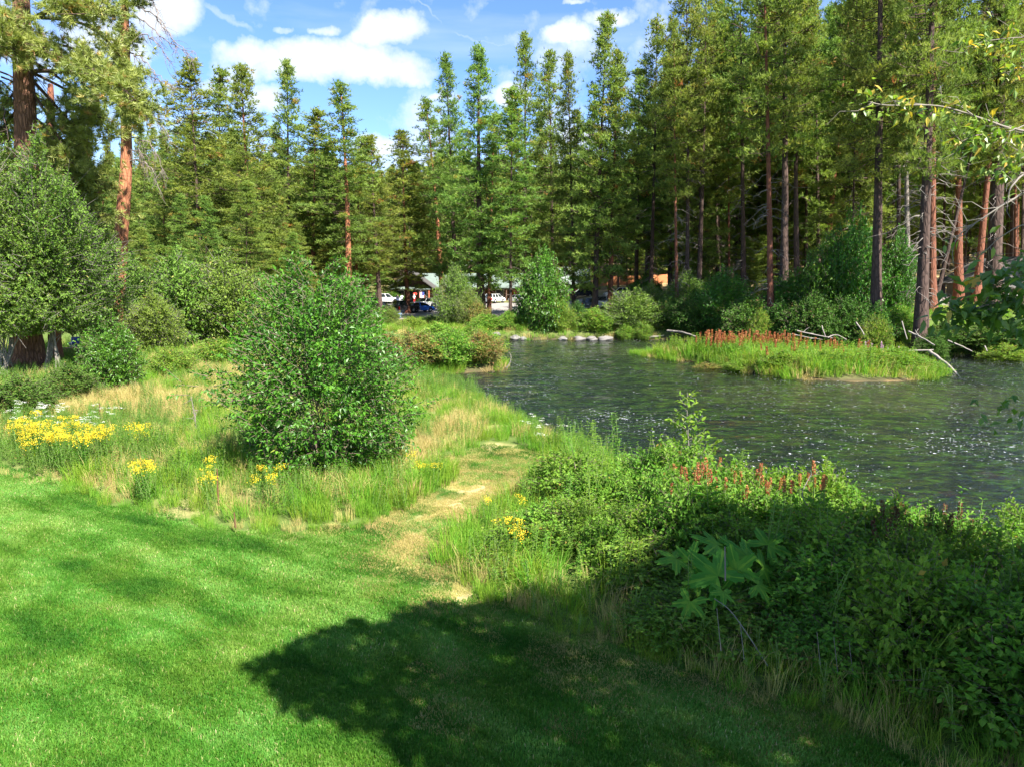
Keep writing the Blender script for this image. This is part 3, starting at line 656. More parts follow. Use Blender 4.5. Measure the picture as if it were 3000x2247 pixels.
# the round alder on the lawn's edge
alder = bush(5, 4.15, [(.03, .95), (.14, 1.5), (.33, 1.80), (.52, 1.74), (.7, 1.5), (.84, 1.12), (.94, .66), (1.0, .25)], 2800, .105, .058, 9, .42, lump=.30, stems=14, base_r=.25, tint=(.42, .26), shoots=22, inner=.5, yel=.004)
ar = thing('alder_shrub', 'large round glossy green alder shrub standing alone between the lawn and the river', 'shrub', (BX, BY + .6, gz(BX, BY + .6) - .03))
big = split_leaves(alder, 280, lambda c: c[:, 1] + .25 * np.abs(c[:, 0]) + rng.uniform(0, .5, len(c)), 0)
def leaf_mesh(name, mat, L=1.0, W=.5, fold=.12, droop=.18, lobes=False):
    mb = MB(); ys_ = [0, .28, .62, 1.0]; ws = [0, .46, .40, 0]
    V = [(0, 0, 0)]
    for q in (1, 2): V += [(-ws[q] * W / .5 * .5 * 1.0, ys_[q] * L, fold * W - droop * ys_[q] ** 2), (0, ys_[q] * L, -droop * ys_[q] ** 2), (ws[q] * W / .5 * .5, ys_[q] * L, fold * W - droop * ys_[q] ** 2)]
    V += [(0, L, -droop)]
    mb.add(V, [[0, 2, 1], [0, 3, 2], [4, 5, 7], [5, 6, 7]], .5, 0, True); mb.F[4].append(np.array([[1, 2, 5, 4], [2, 3, 6, 5]])); mb.T[4].append(np.array([.5, .5])); mb.I[4].append(np.array([0, 0])); mb.S[4].append(np.array([True, True]))
    return mb.mesh(name, [mat])
LEAF_M = {}
def place_leaf(parent, base, direction, normal, size, mat, tint=.5, name='leaf', ratio=.5):
    key = (mat, round(tint * 4), ratio)
    if key not in LEAF_M:
        me = leaf_mesh('leaf_blade', mat, 1.0, ratio)
        me.attributes['tint'].data.foreach_set('value', np.full(len(me.polygons), round(tint * 4) / 4, np.float32)); LEAF_M[key] = me
    o = bpy.data.objects.new(name, LEAF_M[key]); COL.objects.link(o); o.parent = parent
    D = Vector(direction).normalized(); N = Vector(normal); X_ = D.cross(N)
    if X_.length < 1e-4: X_ = Vector((1, 0, 0))
    X_.normalize(); Z_ = X_.cross(D)
    mt = Matrix(((X_.x, D.x, Z_.x, 0), (X_.y, D.y, Z_.y, 0), (X_.z, D.z, Z_.z, 0), (0, 0, 0, 1)))
    o.matrix_local = Matrix.Translation(Vector(base)) @ mt @ Matrix.Scale(size, 4)
    return o
cr = alder.obj('crown', ['alder', 'twig'], ar); cr['kind'] = 'stuff'
for b_, l_, t_, r_, tn in big:
    d_ = t_ - b_; s_v = r_ - l_; nn = np.cross(s_v, d_); nn = nn if nn[2] > 0 else -nn
    place_leaf(ar, b_, d_, nn, float(np.linalg.norm(d_)), 'alder', min(tn, .9), 'leaf', .5)

def shrub_set(name, mat, twig, n, seed0, H, prof, *a_, **k_):
    out = []
    for q in range(n):
        out.append(bush(seed0 + q, H, prof, *a_, **k_).mesh(name, [mat, twig]))
    return out
round_prof = [(.0, .55), (.2, .85), (.45, 1.0), (.7, .85), (.88, .5), (1.0, .12)]
tree_prof = [(.12, .35), (.25, .75), (.45, 1.0), (.65, .9), (.85, .55), (1.0, .12)]
SHR = {   # unit-ish shrubs: about 2 wide and 1.6-2 high
 'snow': shrub_set('snowberry_leaves', 'snow', 'twig', 4, 100, 1.15, [(.02, .45), (.3, .62), (.6, .68), (.85, .5), (1.0, .22)], 500, .084, .052, 7, .28, .0025, lump=.3, stems=9, tint=(.5, .22), inner=.35, shoots=7, stem_r=.008),
 'alder': shrub_set('alder_leaves', 'alder', 'twig', 2, 120, 2.0, round_prof, 1500, .095, .056, 7, .30, .004, lump=.25, stem_r=.018, stems=7),
 'willow': shrub_set('willow_leaves', 'willow', 'twig_grey', 3, 130, 2.0, round_prof, 1500, .10, .045, 7, .36, .004, lump=.28, bare=70, stem_r=.016, stems=8),
 'bright': shrub_set('bright_leaves', 'bright', 'twig', 3, 140, 1.6, round_prof, 1200, .10, .055, 7, .30, .004, lump=.28, stem_r=.012, stems=6, yel=.04),
 'dark': shrub_set('dark_leaves', 'dark', 'twig', 3, 150, 1.8, round_prof, 1300, .10, .056, 7, .30, .004, lump=.28, stem_r=.014, stems=6),
 'rust': shrub_set('rusty_leaves', 'rust', 'twig', 2, 160, 1.5, round_prof, 1100, .09, .048, 7, .30, .004, lump=.28, tint=(.45, .27), stem_r=.012, stems=6, yel=.08),
}
SHW = {'snow': 1.36, 'alder': 2.0, 'willow': 2.0, 'bright': 2.0, 'dark': 2.0, 'rust': 2.0}
SHH = {'snow': 1.25, 'alder': 2.0, 'willow': 2.0, 'bright': 1.6, 'dark': 1.8, 'rust': 1.5}
def put_shrub(kind, loc, wid, hei, label, group=None, name='shrub', var=None, cat='shrub'):
    v = int(rng.integers(0, len(SHR[kind]))) if var is None else var
    o = bpy.data.objects.new(name, SHR[kind][v]); COL.objects.link(o)
    o.location = loc; o.rotation_euler = (0, 0, rng.uniform(0, 6.28)); s = wid / SHW[kind]
    o.scale = (s, s, hei / SHH[kind]); return tag(o, label, cat, group)
def shrub_px(kind, cx, by, wpx, hpx, label, D=None, **k_):
    if D is None:
        p_ = G(cx, by, -.1); D = p_[1]
    q = AT(cx, by, D); x0 = q.x; z0 = gz(x0, D); s = D / FPX
    top = AT(cx, by - hpx, D).z
    return put_shrub(kind, (x0, D, z0 - .05), wpx * s * 1.05, max(.4, top - z0), label, **k_)
shrub_px('alder', 335, 1150, 150, 195, 'small leafy shrub with reddish bare stems in the dry grass', D=26, name='young_shrub')
shrub_px('dark', 60, 1190, 190, 85, 'low dark green mounded bush at the edge of the dry grass', D=21, name='low_bush')
shrub_px('dark', 200, 1150, 150, 75, 'low dark bush in front of the second old pine trunk', D=24, name='low_bush')
shrub_px('bright', 500, 1095, 120, 70, 'light green weedy bush behind the tall meadow grass', D=31, name='low_bush')
shrub_px('bright', 640, 1060, 150, 60, 'pale green bush just left of the round alder shrub', D=36, name='low_bush')
for i_, (cx, by, wp, hp, D, lb) in enumerate(((400, 1010, 190, 230, 45, 'grey green willow thicket just right of the leaning orange pine'), (530, 1012, 230, 250, 47, 'tall rounded willow thicket left of the middle of the thicket row'),
        (660, 1010, 210, 240, 48, 'willow thicket with pale bare twigs behind the round alder shrub'), (600, 1000, 260, 190, 54, 'willow thicket at the back of the thicket row'), (770, 1010, 160, 190, 50, 'willow thicket partly hidden by the round alder shrub'),
        (310, 985, 150, 170, 50, 'grey twiggy willow behind the leaning orange pine'), (455, 1020, 150, 150, 42, 'lowest willow thicket at the front of the thicket row'), (860, 1005, 160, 150, 56, 'willow top showing over the round alder shrub'))):
    shrub_px('willow', cx, by, wp, hp, lb, D=D, name='willow_thicket', group='willow thickets behind the meadow')
shrub_px('alder', 1010, 1010, 190, 165, 'rounded light green shrub behind the right shoulder of the alder', D=34.5, name='shrub')
# big multi-stemmed willows at the left edge
wt = [bush(170 + q, 9.2, [(.22, 1.3), (.30, 2.2), (.5, 2.6), (.7, 2.3), (.88, 1.5), (1.0, .4)], 3800, .15, .070, 8, .50, .010, lump=.34, stems=5, base_r=.4, tint=(.42, .24), inner=.35, bare=420, stem_r=.05).mesh('willow_crown', ['willow', 'twig_grey']) for q in range(2)]
for cx, D, s, hs, lb in ((25, 30.5, 1.0, .98, 'tall grey green willow tree cut by the left edge'), (150, 31.5, 1.05, 1.05, 'tall grey green willow tree with pale twigs in front of the old pine'), (255, 36, .85, .86, 'narrower willow tree beside the leaning orange pine'), (-90, 34, 1.1, 1.0, 'willow tree at the far left edge behind the others')):
    q = AT(cx, 1000, D); o = bpy.data.objects.new('willow_tree', wt[0 if s > 1 else 1]); COL.objects.link(o); o.location = (q.x, D, 0); o.scale = (s, s, hs); o.rotation_euler = (0, 0, rng.uniform(0, 6))
    tag(o, lb, 'tree', 'willow trees at the left edge')
print('shrubs', round(time.time() - T0, 1))

# ------------------------------------------------------------------ pines
def pine_crown(seed, H=32.0, cb=.35, Rm=3.4, nb=105, dens=1.0, droop=.15, peak=.25, needle=(.46, .085), k=6, gap=.15):
    global rng
    keep_r = rng; rng = np.random.default_rng(seed); mb = MB(); zb = cb * H
    A, B, TP, TD, TT = [], [], [], [], []
    for b_ in range(nb):
        t_ = (b_ + rng.uniform(0, 1)) / nb; t_ = t_ ** .92; z = zb + (H - zb) * t_ * .985
        pr = ((1 - t_) / (1 - peak)) ** .92 if t_ > peak else (.55 + .45 * t_ / peak)
        Lb = Rm * pr * rng.uniform(.55, 1.12) + .25
        if rng.random() < gap * (1 - t_): Lb *= .45
        az = rng.uniform(0, 6.2832); sl_ = -droop * (1 - t_) + .75 * t_ * t_ + rng.normal(0, .10)
        d = np.array([math.cos(az), math.sin(az), sl_]); d /= np.linalg.norm(d)
        o_ = np.array([0, 0, z]); e = o_ + d * Lb + np.array([0, 0, .10 * Lb]); mid = o_ + d * Lb * .55 - np.array([0, 0, .03 * Lb])
        A += [o_, mid]; B += [mid, e]
        nc = max(2, int(Lb * 1.9 * dens))
        for c_ in range(nc):
            f = 1.0 - (c_ / nc) ** 1.0 * .86; base = o_ + (e - o_) * f
            lat = np.array([-d[1], d[0], 0]) * rng.normal(0, .28 * Lb * (1.15 - f * .6) + .12) + np.array([0, 0, rng.normal(.10, .14)])
            cc_ = base + lat; A.append(base - (e - o_) * .08); B.append(cc_)
            m_ = int(rng.integers(7, 13)); off = rng.normal(0, 1, (m_, 3)) * np.array([.30, .30, .15])
            TP.append(cc_ + off); od = nrm(cc_ - np.array([0, 0, cc_[2] - .25])); TD.append(np.tile(od * .7 + np.array([0, 0, .45]), (m_, 1)))
            tn = float(np.clip(rng.normal(.45 + .12 * t_, .22), .0, .9))
            if rng.random() < .010: tn = .97
            TT.append(np.full(m_, tn))
    TP, TD, TT = np.concatenate(TP), np.concatenate(TD), np.concatenate(TT)
    # leader
    lz = np.linspace(H * .955, H * 1.0, 8); TP = np.concatenate([TP, np.stack([0 * lz, 0 * lz, lz], 1)]); TD = np.concatenate([TD, np.tile([0, 0, 1.], (8, 1))]); TT = np.concatenate([TT, np.full(8, .5)])
    P = np.repeat(TP, k, 0); D = nrm(np.repeat(nrm(TD), k, 0) * .75 + rng.normal(0, .62, (len(P), 3)))
    tt = np.clip(np.repeat(TT, k) + rng.normal(0, .05, len(P)), 0, 1)
    needles(mb, P - D * .05, D, needle[0] * rng.uniform(.7, 1.15, len(P)), needle[1] * rng.uniform(.8, 1.3, len(P)), tt, 0)
    sticks(mb, np.array(A), np.array(B), .035, .015, 1)
    rng = keep_r
    return mb
def trunk_mesh(seed, H=32.0, r0=.34, n=12, sway=.12):
    global rng
    keep_r = rng; rng = np.random.default_rng(seed); mb = MB(); k = 22
    z = np.linspace(-.3, H * .985, k); rr = r0 * (1 - .96 * (z / H).clip(0, 1) ** .85) ; rr[:3] *= [1.45, 1.2, 1.06]
    sx, sy = rng.normal(0, sway, 2); P = np.stack([sx * np.sin(z / H * 3.1), sy * np.sin(z / H * 3.1), z], 1)
    tube(mb, P, rr, n, 0, .5, True, jitter=.05)
    rng = keep_r; return mb
def dead_limbs(seed, H=32.0, z0=.06, z1=.5, n=34, L=1.9, sub=4):
    global rng
    keep_r = rng; rng = np.random.default_rng(seed); mb = MB()
    for _ in range(n):
        z = H * rng.uniform(z0, z1); az = rng.uniform(0, 6.28); Lb = L * rng.uniform(.35, 1.1)
        d = np.array([math.cos(az), math.sin(az), rng.uniform(-.1, .3)])
        q = np.linspace(0, 1, 5)[:, None]; P = np.array([0, 0, z]) + d * q * Lb + np.array([0, 0, -.45 * Lb]) * q ** 2
        P[1:] += rng.normal(0, .04 * Lb, (4, 3)); tube(mb, P, np.linspace(.034, .010, 5), 3, 0)
        for s in range(sub):
            j = rng.integers(1, 5); e = P[j] + (d * rng.uniform(.1, .5) + rng.normal(0, .28, 3) + [0, 0, -.15]) * Lb * .5
            sticks(mb, P[j][None], e[None], .016, .006, 0)
    rng = keep_r; return mb
CR = {'full': [pine_crown(200 + q, cb=.12, Rm=4.6, nb=150, droop=.16, peak=.22).mesh('pine_crown', ['pine', 'bark_dark']) for q in range(4)],
      'tall': [pine_crown(210 + q, cb=.25, Rm=3.9, nb=125, droop=.2, peak=.3, gap=.22).mesh('pine_crown', ['pine', 'bark_dark']) for q in range(4)],
      'high': [pine_crown(220 + q, cb=.40, Rm=3.7, nb=98, droop=.2, peak=.35, gap=.25).mesh('pine_crown', ['pine', 'bark_dark']) for q in range(3)],
      'slim': [pine_crown(230 + q, cb=.16, Rm=2.5, nb=115, droop=.1, peak=.3, gap=.25).mesh('pine_crown', ['pine', 'bark_dark']) for q in range(3)],
      'big': [pine_crown(240 + q, cb=.32, Rm=5.0, nb=120, droop=.2, peak=.25, needle=(.42, .060), k=8).mesh('pine_crown', ['pine', 'bark_dark']) for q in range(2)]}
TR = [trunk_mesh(300 + q).mesh('pine_trunk', ['bark_dark']) for q in range(4)]
DL = [dead_limbs(310 + q, L=2.0 - .0 * q, n=34).mesh('dead_limbs', ['twig_dead']) for q in range(3)]
DLW = [dead_limbs(320 + q, L=2.1, n=46, z0=.04, z1=.38).mesh('dead_limbs', ['twig_grey']) for q in range(2)]
def pine(bx, D, tx, ty, tw, barkc, kind, cw=None, dead=0, label=None, group=None, var=None):
    b_ = AT(bx, 900, D); x0 = b_.x; z0 = gz(x0, D); top = AT(tx, ty, D)
    H = max(8.0, top.z - z0); tilt = math.atan2(top.x - x0, H)
    o = thing('pine_tree', label, 'tree', (x0, D, z0), 0, group)
    s = H / 32.0; o.rotation_euler = (rng.normal(0, .01), tilt, rng.uniform(0, 6.28)) if abs(tilt) < .03 else (0, tilt, 0)
    if abs(tilt) < .03:
        o.rotation_euler = Matrix.Rotation(tilt, 4, 'Y').to_3x3().to_4x4().__matmul__(Matrix.Rotation(rng.uniform(0, 6.28), 4, 'Z')).to_euler()
    else:
        o.rotation_euler = (Matrix.Rotation(tilt, 4, 'Y') @ Matrix.Rotation(rng.uniform(0, 6.28), 4, 'Z')).to_euler()
    tr_ = part('trunk', TR[int(rng.integers(0, 4))], o, barkc); wr = (tw / FPX * D) / (2 * .34); tr_.scale = (wr, wr, s)
    me = CR[kind][int(rng.integers(0, len(CR[kind]))) if var is None else var % len(CR[kind])]
    c_ = part('crown', me, o); base_r = {'full': 3.5, 'tall': 2.9, 'high': 2.9, 'slim': 1.8, 'big': 4.3}[kind]
    cs = s if cw is None else (cw / FPX * D) / base_r
    c_.scale = (cs, cs, s)
    if dead: d_ = part('dead_limb', (DLW if dead == 2 else DL)[int(rng.integers(0, 2))], o); d_.scale = (s, s, s)
    return o
PINES = [ # base x, D, top x, top y, trunk px, bark, crown kind, crown radius px, dead limbs, label
 (600, 88, 556, 178, 18, 'bark_dark', 'tall', 105, 0, 'first tall pine right of the leaning orange one, with an open crown'),
 (655, 100, 642, 200, 14, 'bark_dark', 'slim', 55, 0, 'slim pine with a narrow top behind the wide crowned pine'),
 (755, 80, 705, 190, 26, 'bark_red', 'full', 100, 0, 'wide full pine with a thick reddish trunk above the willow thickets'),
 (850, 96, 843, 178, 18, 'bark_dark', 'full', 78, 0, 'pointed pine whose top stands against the big cloud'),
 (915, 90, 925, 318, 18, 'bark_red', 'slim', 62, 0, 'thin pine with a red trunk and a sparse low top'),
 (960, 92, 960, 420, 13, 'bark_red', 'slim', 60, 0, 'short thin red stemmed pine left of the thick orange trunk'),
 (1020, 86, 997, 245, 26, 'bark_orange', 'tall', 80, 0, 'pine with a thick bare orange trunk left of the parked trucks'),
 (1042, 97, 1060, 400, 13, 'bark_orange', 'slim', 58, 0, 'short pine close behind the thick orange trunk'),
 (1115, 93, 1085, 400, 17, 'bark_dark', 'tall', 66, 0, 'low topped pine standing beside the silver truck'),
 (1195, 104, 1178, 385, 15, 'bark_red', 'full', 100, 0, 'dark bushy pine over the black pickup'),
 (1300, 108, 1247, 292, 21, 'bark_orange', 'tall', 66, 0, 'pine with a pale orange trunk right of the blue car'),
 (1340, 98, 1306, 158, 18, 'bark_dark', 'full', 72, 0, 'left one of the two tall twin tops right of the sky gap'),
 (1410, 84, 1403, 138, 28, 'bark_dark', 'full', 92, 1, 'right one of the two tall twin tops, with a thick dark trunk'),
 (1432, 88, 1450, 330, 14, 'bark_red', 'slim', 50, 0, 'thin red pine touching the thick dark trunk'),
 (1495, 79, 1500, 260, 11, 'bark_dark', 'slim', 60, 1, 'thin dark pine left of the leafy bank tree'),
 (1540, 100, 1540, 97, 18, 'bark_dark', 'full', 74, 0, 'tall pointed pine behind the leafy bank tree'),
 (1622, 90, 1608, 152, 15, 'bark_dark', 'tall', 66, 0, 'pine with an open top left of the tallest pine'),
 (1682, 82, 1662, 155, 13, 'bark_dark', 'full', 66, 1, 'dark stemmed pine just left of the tallest pine'),
 (1742, 76, 1780, 38, 20, 'bark_dark', 'full', 92, 0, 'tallest pine of the middle, its pointed top against the sky'),
 (1787, 77, 1812, 150, 18, 'bark_red', 'tall', 70, 2, 'reddish pine with bare white lower twigs beside the silver pickup'),
 (1862, 96, 1873, 205, 15, 'bark_dark', 'tall', 66, 0, 'pine with a lower top right of the tallest pine'),
 (1905, 84, 1925, 60, 15, 'bark_dark', 'high', 66, 1, 'thin dark pine where the far bank turns'),
 (1985, 70, 1975, 60, 12, 'bark_red', 'high', 62, 2, 'thin red pine with crooked bare branches at the bank'),
 (2012, 72, 2010, -70, 15, 'bark_dark', 'high', 74, 1, 'dark pine just behind the thin red one'),
 (2045, 77, 2070, -150, 16, 'bark_dark', 'high', 74, 0, 'dark pine right of the thin red one'),
 (2105, 90, 2100, -80, 15, 'bark_dark', 'tall', 74, 1, 'dark pine behind the dark bank bushes'),
 (2178, 78, 2165, -190, 17, 'bark_dark', 'high', 78, 2, 'grey flecked pine left of the thick red barked pine'),
 (2263, 60, 2232, -330, 21, 'bark_red', 'high', 90, 2, 'thick red barked pine leaning left behind the island'),
 (2297, 64, 2292, -300, 27, 'bark_dark', 'high', 84, 0, 'thick dark pine right of the red barked one'),
 (2335, 72, 2330, -200, 19, 'bark_dark', 'high', 80, 0, 'dark pine next to the thick dark pair'),
 (2408, 88, 2500, -110, 21, 'bark_orange', 'high', 80, 0, 'orange barked pine leaning right in the dark forest'),
 (2570, 54, 2578, -560, 33, 'bark_dark', 'big', 130, 0, 'big straight dark pine right of the maple'),
 (2632, 68, 2640, -300, 15, 'bark_dark', 'high', 80, 1, 'slender dark pine right of the big straight pine'),
 (2662, 62, 2650, -380, 17, 'bark_grey', 'high', 80, 2, 'greyish slender pine left of the thickest scaly trunk'),
 (2705, 51, 2742, -640, 38, 'bark_dark', 'big', 125, 2, 'thick scaly pine with many bare twigs at the end of the bank'),
 (2732, 57, 2760, -480, 24, 'bark_red', 'high', 90, 2, 'brown pine close behind the thick scaly one'),
 (2735, 60, 2960, -60, 13, 'bark_dark', 'high', 70, 0, 'thin pine leaning strongly to the right'),
 (2808, 76, 2815, -250, 25, 'bark_red', 'high', 84, 0, 'brown pine on the dry clearing'),
 (2858, 73, 2960, -150, 23, 'bark_red', 'high', 84, 0, 'brown pine leaning right beside the cabin'),
 (2908, 60, 2940, -520, 46, 'bark_dark', 'big', 120, 1, 'very thick dark pine in front of the cabin'),
 (2965, 86, 2990, -200, 24, 'bark_dark', 'high', 90, 0, 'dark pine behind the cabin roof'),
]
for q, (bx, D, tx, ty, tw, bc, kd, cw, dd, lb) in enumerate(PINES):
    pine(bx, D, tx, ty, tw, bc, kd, cw, dd, lb, 'pines along the far bank', q)
# pines filling the wood behind, each its own
TLX = [-400, 100, 380, 560, 700, 900, 1010, 1110, 1180, 1260, 1400, 1560, 1750, 1900, 2050, 2300, 2700, 3500]
TLY = [150, 330, 380, 330, 330, 420, 440, 470, 450, 400, 330, 300, 240, 240, 60, -60, -120, -120]
cnt = 0; tries = 0
spots = [(AT(a_[0], 900, a_[1]).x, a_[1]) for a_ in PINES]
while cnt < 215 and tries < 6000:
    tries += 1
    D = 72 + 108 * rng.random() ** .8; px = rng.uniform(-250, 3250)
    if px < 1900 and D < 92: continue
    if D > 130 and cnt % 3: continue
    x0 = AT(px, 900, D).x
    if (abs(x0 + 10) < 27 and 86 < D < 136 and px < 1960 and px > 1000): continue           # the gravel lot
    if px > 2600 and (62 < D < 118) and px < 2960 and rng.random() < .8: continue             # the dry clearing
    if min((x0 - a_) ** 2 + (D - b_) ** 2 for a_, b_ in spots) < 7.5: continue
    spots.append((x0, D)); tl = np.interp(px, TLX, TLY) + rng.uniform(0, 150)
    Hh_ = min(AT(px, tl, D).z - gz(x0, D), 42)
    if Hh_ < 9: continue
    ty = AT(px, tl, D); zt = gz(x0, D) + Hh_
    # back to a pixel row for the same helper
    py = PXY(np.array([[x0, D, zt]]))[1][0]
    right_ = px > 1850
    bc = rng.choice(['bark_dark', 'bark_red', 'bark_orange', 'bark_dark'], p=[.55, .25, .05, .15] if right_ else [.35, .35, .12, .18])
    kd = rng.choice(['full', 'tall', 'high', 'slim'], p=[.12, .28, .42, .18] if right_ else [.46, .28, .04, .22])
    side = 'in the wood at the far left' if px < 450 else 'in the wood left of the parked cars' if px < 1000 else 'in the wood behind the parked cars' if px < 1400 else 'in the wood behind the tall leafy bank alder' if px < 1900 else 'in the shady wood behind the island' if px < 2600 else 'behind the dry clearing and cabin'
    pine(px, D, px + rng.normal(0, 12), py, rng.uniform(.30, .62) * FPX / D, str(bc), str(kd), None, int(rng.random() < .45), {'full': 'full crowned', 'tall': 'tall open', 'high': 'high crowned', 'slim': 'slim'}[str(kd)] + ' pine with a ' + {'bark_dark': 'dark', 'bark_red': 'reddish', 'bark_orange': 'orange'}[str(bc)] + ' trunk ' + side, 'pines ' + side)
    cnt += 1
# young pines filling the edge of the wood
for q in range(74):
    zone = rng.random(); px = rng.uniform(-250, 960) if zone < .5 else rng.uniform(960, 1900) if zone < .68 else rng.uniform(1900, 2620)
    D = rng.uniform(66, 98) if zone < .5 else rng.uniform(136, 158) if zone < .68 else rng.uniform(82, 130)
    x0 = AT(px, 900, D).x; z0 = gz(x0, D)
    if min((x0 - a_) ** 2 + (D - b_) ** 2 for a_, b_ in spots) < 3: continue
    spots.append((x0, D)); h_ = rng.uniform(7, 15); py = PXY(np.array([[x0, D, z0 + h_]]))[1][0]
    pine(px, D, px + rng.normal(0, 5), py, .22 * FPX / D, 'bark_dark', 'full', rng.uniform(1.7, 2.7) * FPX / D, 0, 'young bushy pine low at the edge of the wood ' + ('left of the parked cars' if zone < .5 else 'behind the parked cars' if zone < .68 else 'behind the island'), 'young pines at the edge of the wood')
print('pines', cnt, round(time.time() - T0, 1))
# far wood, too deep to tell apart
fw = []
for q in range(4):
    mb = pine_crown(400 + q, H=26, cb=.12, Rm=3.4, nb=46, dens=.7, needle=(.7, .16), k=5)
    n0 = mb.n; tube(mb, [(0, 0, 0), (0, 0, 13), (0, 0, 25)], [.28, .2, .05], 5, 1); fw.append(mb)
x, y = pts_in((-230, 230), (165, 330), 6.0); keep = (np.abs(x / y) < .95) & (rng.random(len(x)) < .85)
x, y = x[keep], y[keep]; tl = np.interp(1500 + FPX * x / y, TLX, TLY) + 40
hz = gh(x, y); Hm = (CAM_H + (846 - tl) / FPX * y) - hz; sc_ = np.clip(Hm / 26, 0, 1.25) * rng.uniform(.75, 1.0, len(x)); k_ = sc_ > .25
scatter('distant_woods', fw, np.stack([x, y, hz], 1)[k_], rng.uniform(0, 6, k_.sum()), sc_[k_], rng.integers(0, 4, k_.sum()), ['pine', 'bark_dark'], label='dense pine forest on the slope behind everything', cat='forest')
print('woods', round(time.time() - T0, 1))

# ------------------------------------------------------------------ far bank shrubs
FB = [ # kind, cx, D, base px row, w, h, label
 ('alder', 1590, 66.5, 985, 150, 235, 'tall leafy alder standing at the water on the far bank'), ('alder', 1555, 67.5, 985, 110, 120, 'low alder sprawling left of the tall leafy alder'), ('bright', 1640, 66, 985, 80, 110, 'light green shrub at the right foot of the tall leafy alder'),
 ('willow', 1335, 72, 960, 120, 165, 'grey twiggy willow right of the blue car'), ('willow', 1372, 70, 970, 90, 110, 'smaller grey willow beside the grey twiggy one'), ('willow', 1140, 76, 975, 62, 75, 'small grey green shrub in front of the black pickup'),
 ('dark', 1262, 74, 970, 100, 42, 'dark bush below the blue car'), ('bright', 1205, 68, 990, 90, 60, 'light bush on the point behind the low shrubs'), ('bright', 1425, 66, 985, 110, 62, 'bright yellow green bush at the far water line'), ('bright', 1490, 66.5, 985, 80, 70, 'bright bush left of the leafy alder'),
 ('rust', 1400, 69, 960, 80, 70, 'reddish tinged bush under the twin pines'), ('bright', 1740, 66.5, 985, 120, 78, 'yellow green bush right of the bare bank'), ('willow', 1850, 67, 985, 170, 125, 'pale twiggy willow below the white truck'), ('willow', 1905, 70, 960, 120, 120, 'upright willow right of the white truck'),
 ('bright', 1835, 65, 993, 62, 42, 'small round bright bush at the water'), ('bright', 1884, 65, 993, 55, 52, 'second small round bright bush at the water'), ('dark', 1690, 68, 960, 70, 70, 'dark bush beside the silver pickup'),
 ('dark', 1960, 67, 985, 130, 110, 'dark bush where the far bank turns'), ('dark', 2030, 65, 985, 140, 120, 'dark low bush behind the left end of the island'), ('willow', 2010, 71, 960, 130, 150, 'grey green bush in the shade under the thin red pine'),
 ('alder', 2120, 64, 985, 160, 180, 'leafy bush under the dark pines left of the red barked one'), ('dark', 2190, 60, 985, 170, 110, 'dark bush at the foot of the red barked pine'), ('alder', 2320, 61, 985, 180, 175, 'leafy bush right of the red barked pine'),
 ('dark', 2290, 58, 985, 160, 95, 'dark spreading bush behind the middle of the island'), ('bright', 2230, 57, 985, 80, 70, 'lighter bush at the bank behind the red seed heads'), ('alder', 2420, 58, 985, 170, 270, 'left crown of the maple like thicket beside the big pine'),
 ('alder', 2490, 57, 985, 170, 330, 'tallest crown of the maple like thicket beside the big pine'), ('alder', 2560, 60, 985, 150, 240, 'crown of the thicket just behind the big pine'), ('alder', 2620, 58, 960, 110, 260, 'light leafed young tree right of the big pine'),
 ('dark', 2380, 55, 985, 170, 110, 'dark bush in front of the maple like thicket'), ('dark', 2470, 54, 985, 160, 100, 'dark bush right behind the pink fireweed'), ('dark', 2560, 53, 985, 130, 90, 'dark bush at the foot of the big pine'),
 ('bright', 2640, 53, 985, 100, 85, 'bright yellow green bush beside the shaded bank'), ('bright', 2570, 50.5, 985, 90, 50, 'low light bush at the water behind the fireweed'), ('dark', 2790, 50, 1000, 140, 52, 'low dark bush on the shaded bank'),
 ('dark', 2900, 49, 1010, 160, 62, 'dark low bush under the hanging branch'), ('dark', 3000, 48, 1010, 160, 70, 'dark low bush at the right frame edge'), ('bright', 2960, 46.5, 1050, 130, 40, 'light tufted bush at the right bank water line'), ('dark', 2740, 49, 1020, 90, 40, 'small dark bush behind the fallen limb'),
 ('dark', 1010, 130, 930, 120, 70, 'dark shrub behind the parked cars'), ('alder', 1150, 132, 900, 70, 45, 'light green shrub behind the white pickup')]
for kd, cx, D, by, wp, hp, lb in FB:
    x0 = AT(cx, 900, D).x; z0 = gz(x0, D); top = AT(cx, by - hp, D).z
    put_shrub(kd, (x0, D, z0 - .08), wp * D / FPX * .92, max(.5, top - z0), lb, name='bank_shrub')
for i_, (kd, x0, y0, w_, h_, lb) in enumerate((('rust', -7.5, 39.6, 3.2, 1.7, 'leftmost reddish green bush of the grassy point'), ('rust', -5.4, 39.5, 3.2, 1.75, 'second reddish green bush on the grassy point'), ('bright', -3.5, 39.8, 3.0, 1.8, 'yellow green bush in the middle of the point'),
        ('rust', -1.9, 40.6, 2.9, 1.6, 'rounded rusty bush at the tip of the point'), ('bright', -4.6, 42.3, 3.8, 1.95, 'taller green bush at the back of the point'), ('bright', -2.2, 42.6, 3.2, 1.7, 'bright bush at the back of the tip of the point'), ('dark', -8.2, 43, 3.0, 1.4, 'dark green bush at the root of the point'), ('bright', -6.3, 45.5, 3.0, 1.2, 'light bush behind the point'))):
    put_shrub(kd, (x0, y0, gz(x0, y0) - .1), w_, h_, lb, name='point_shrub')
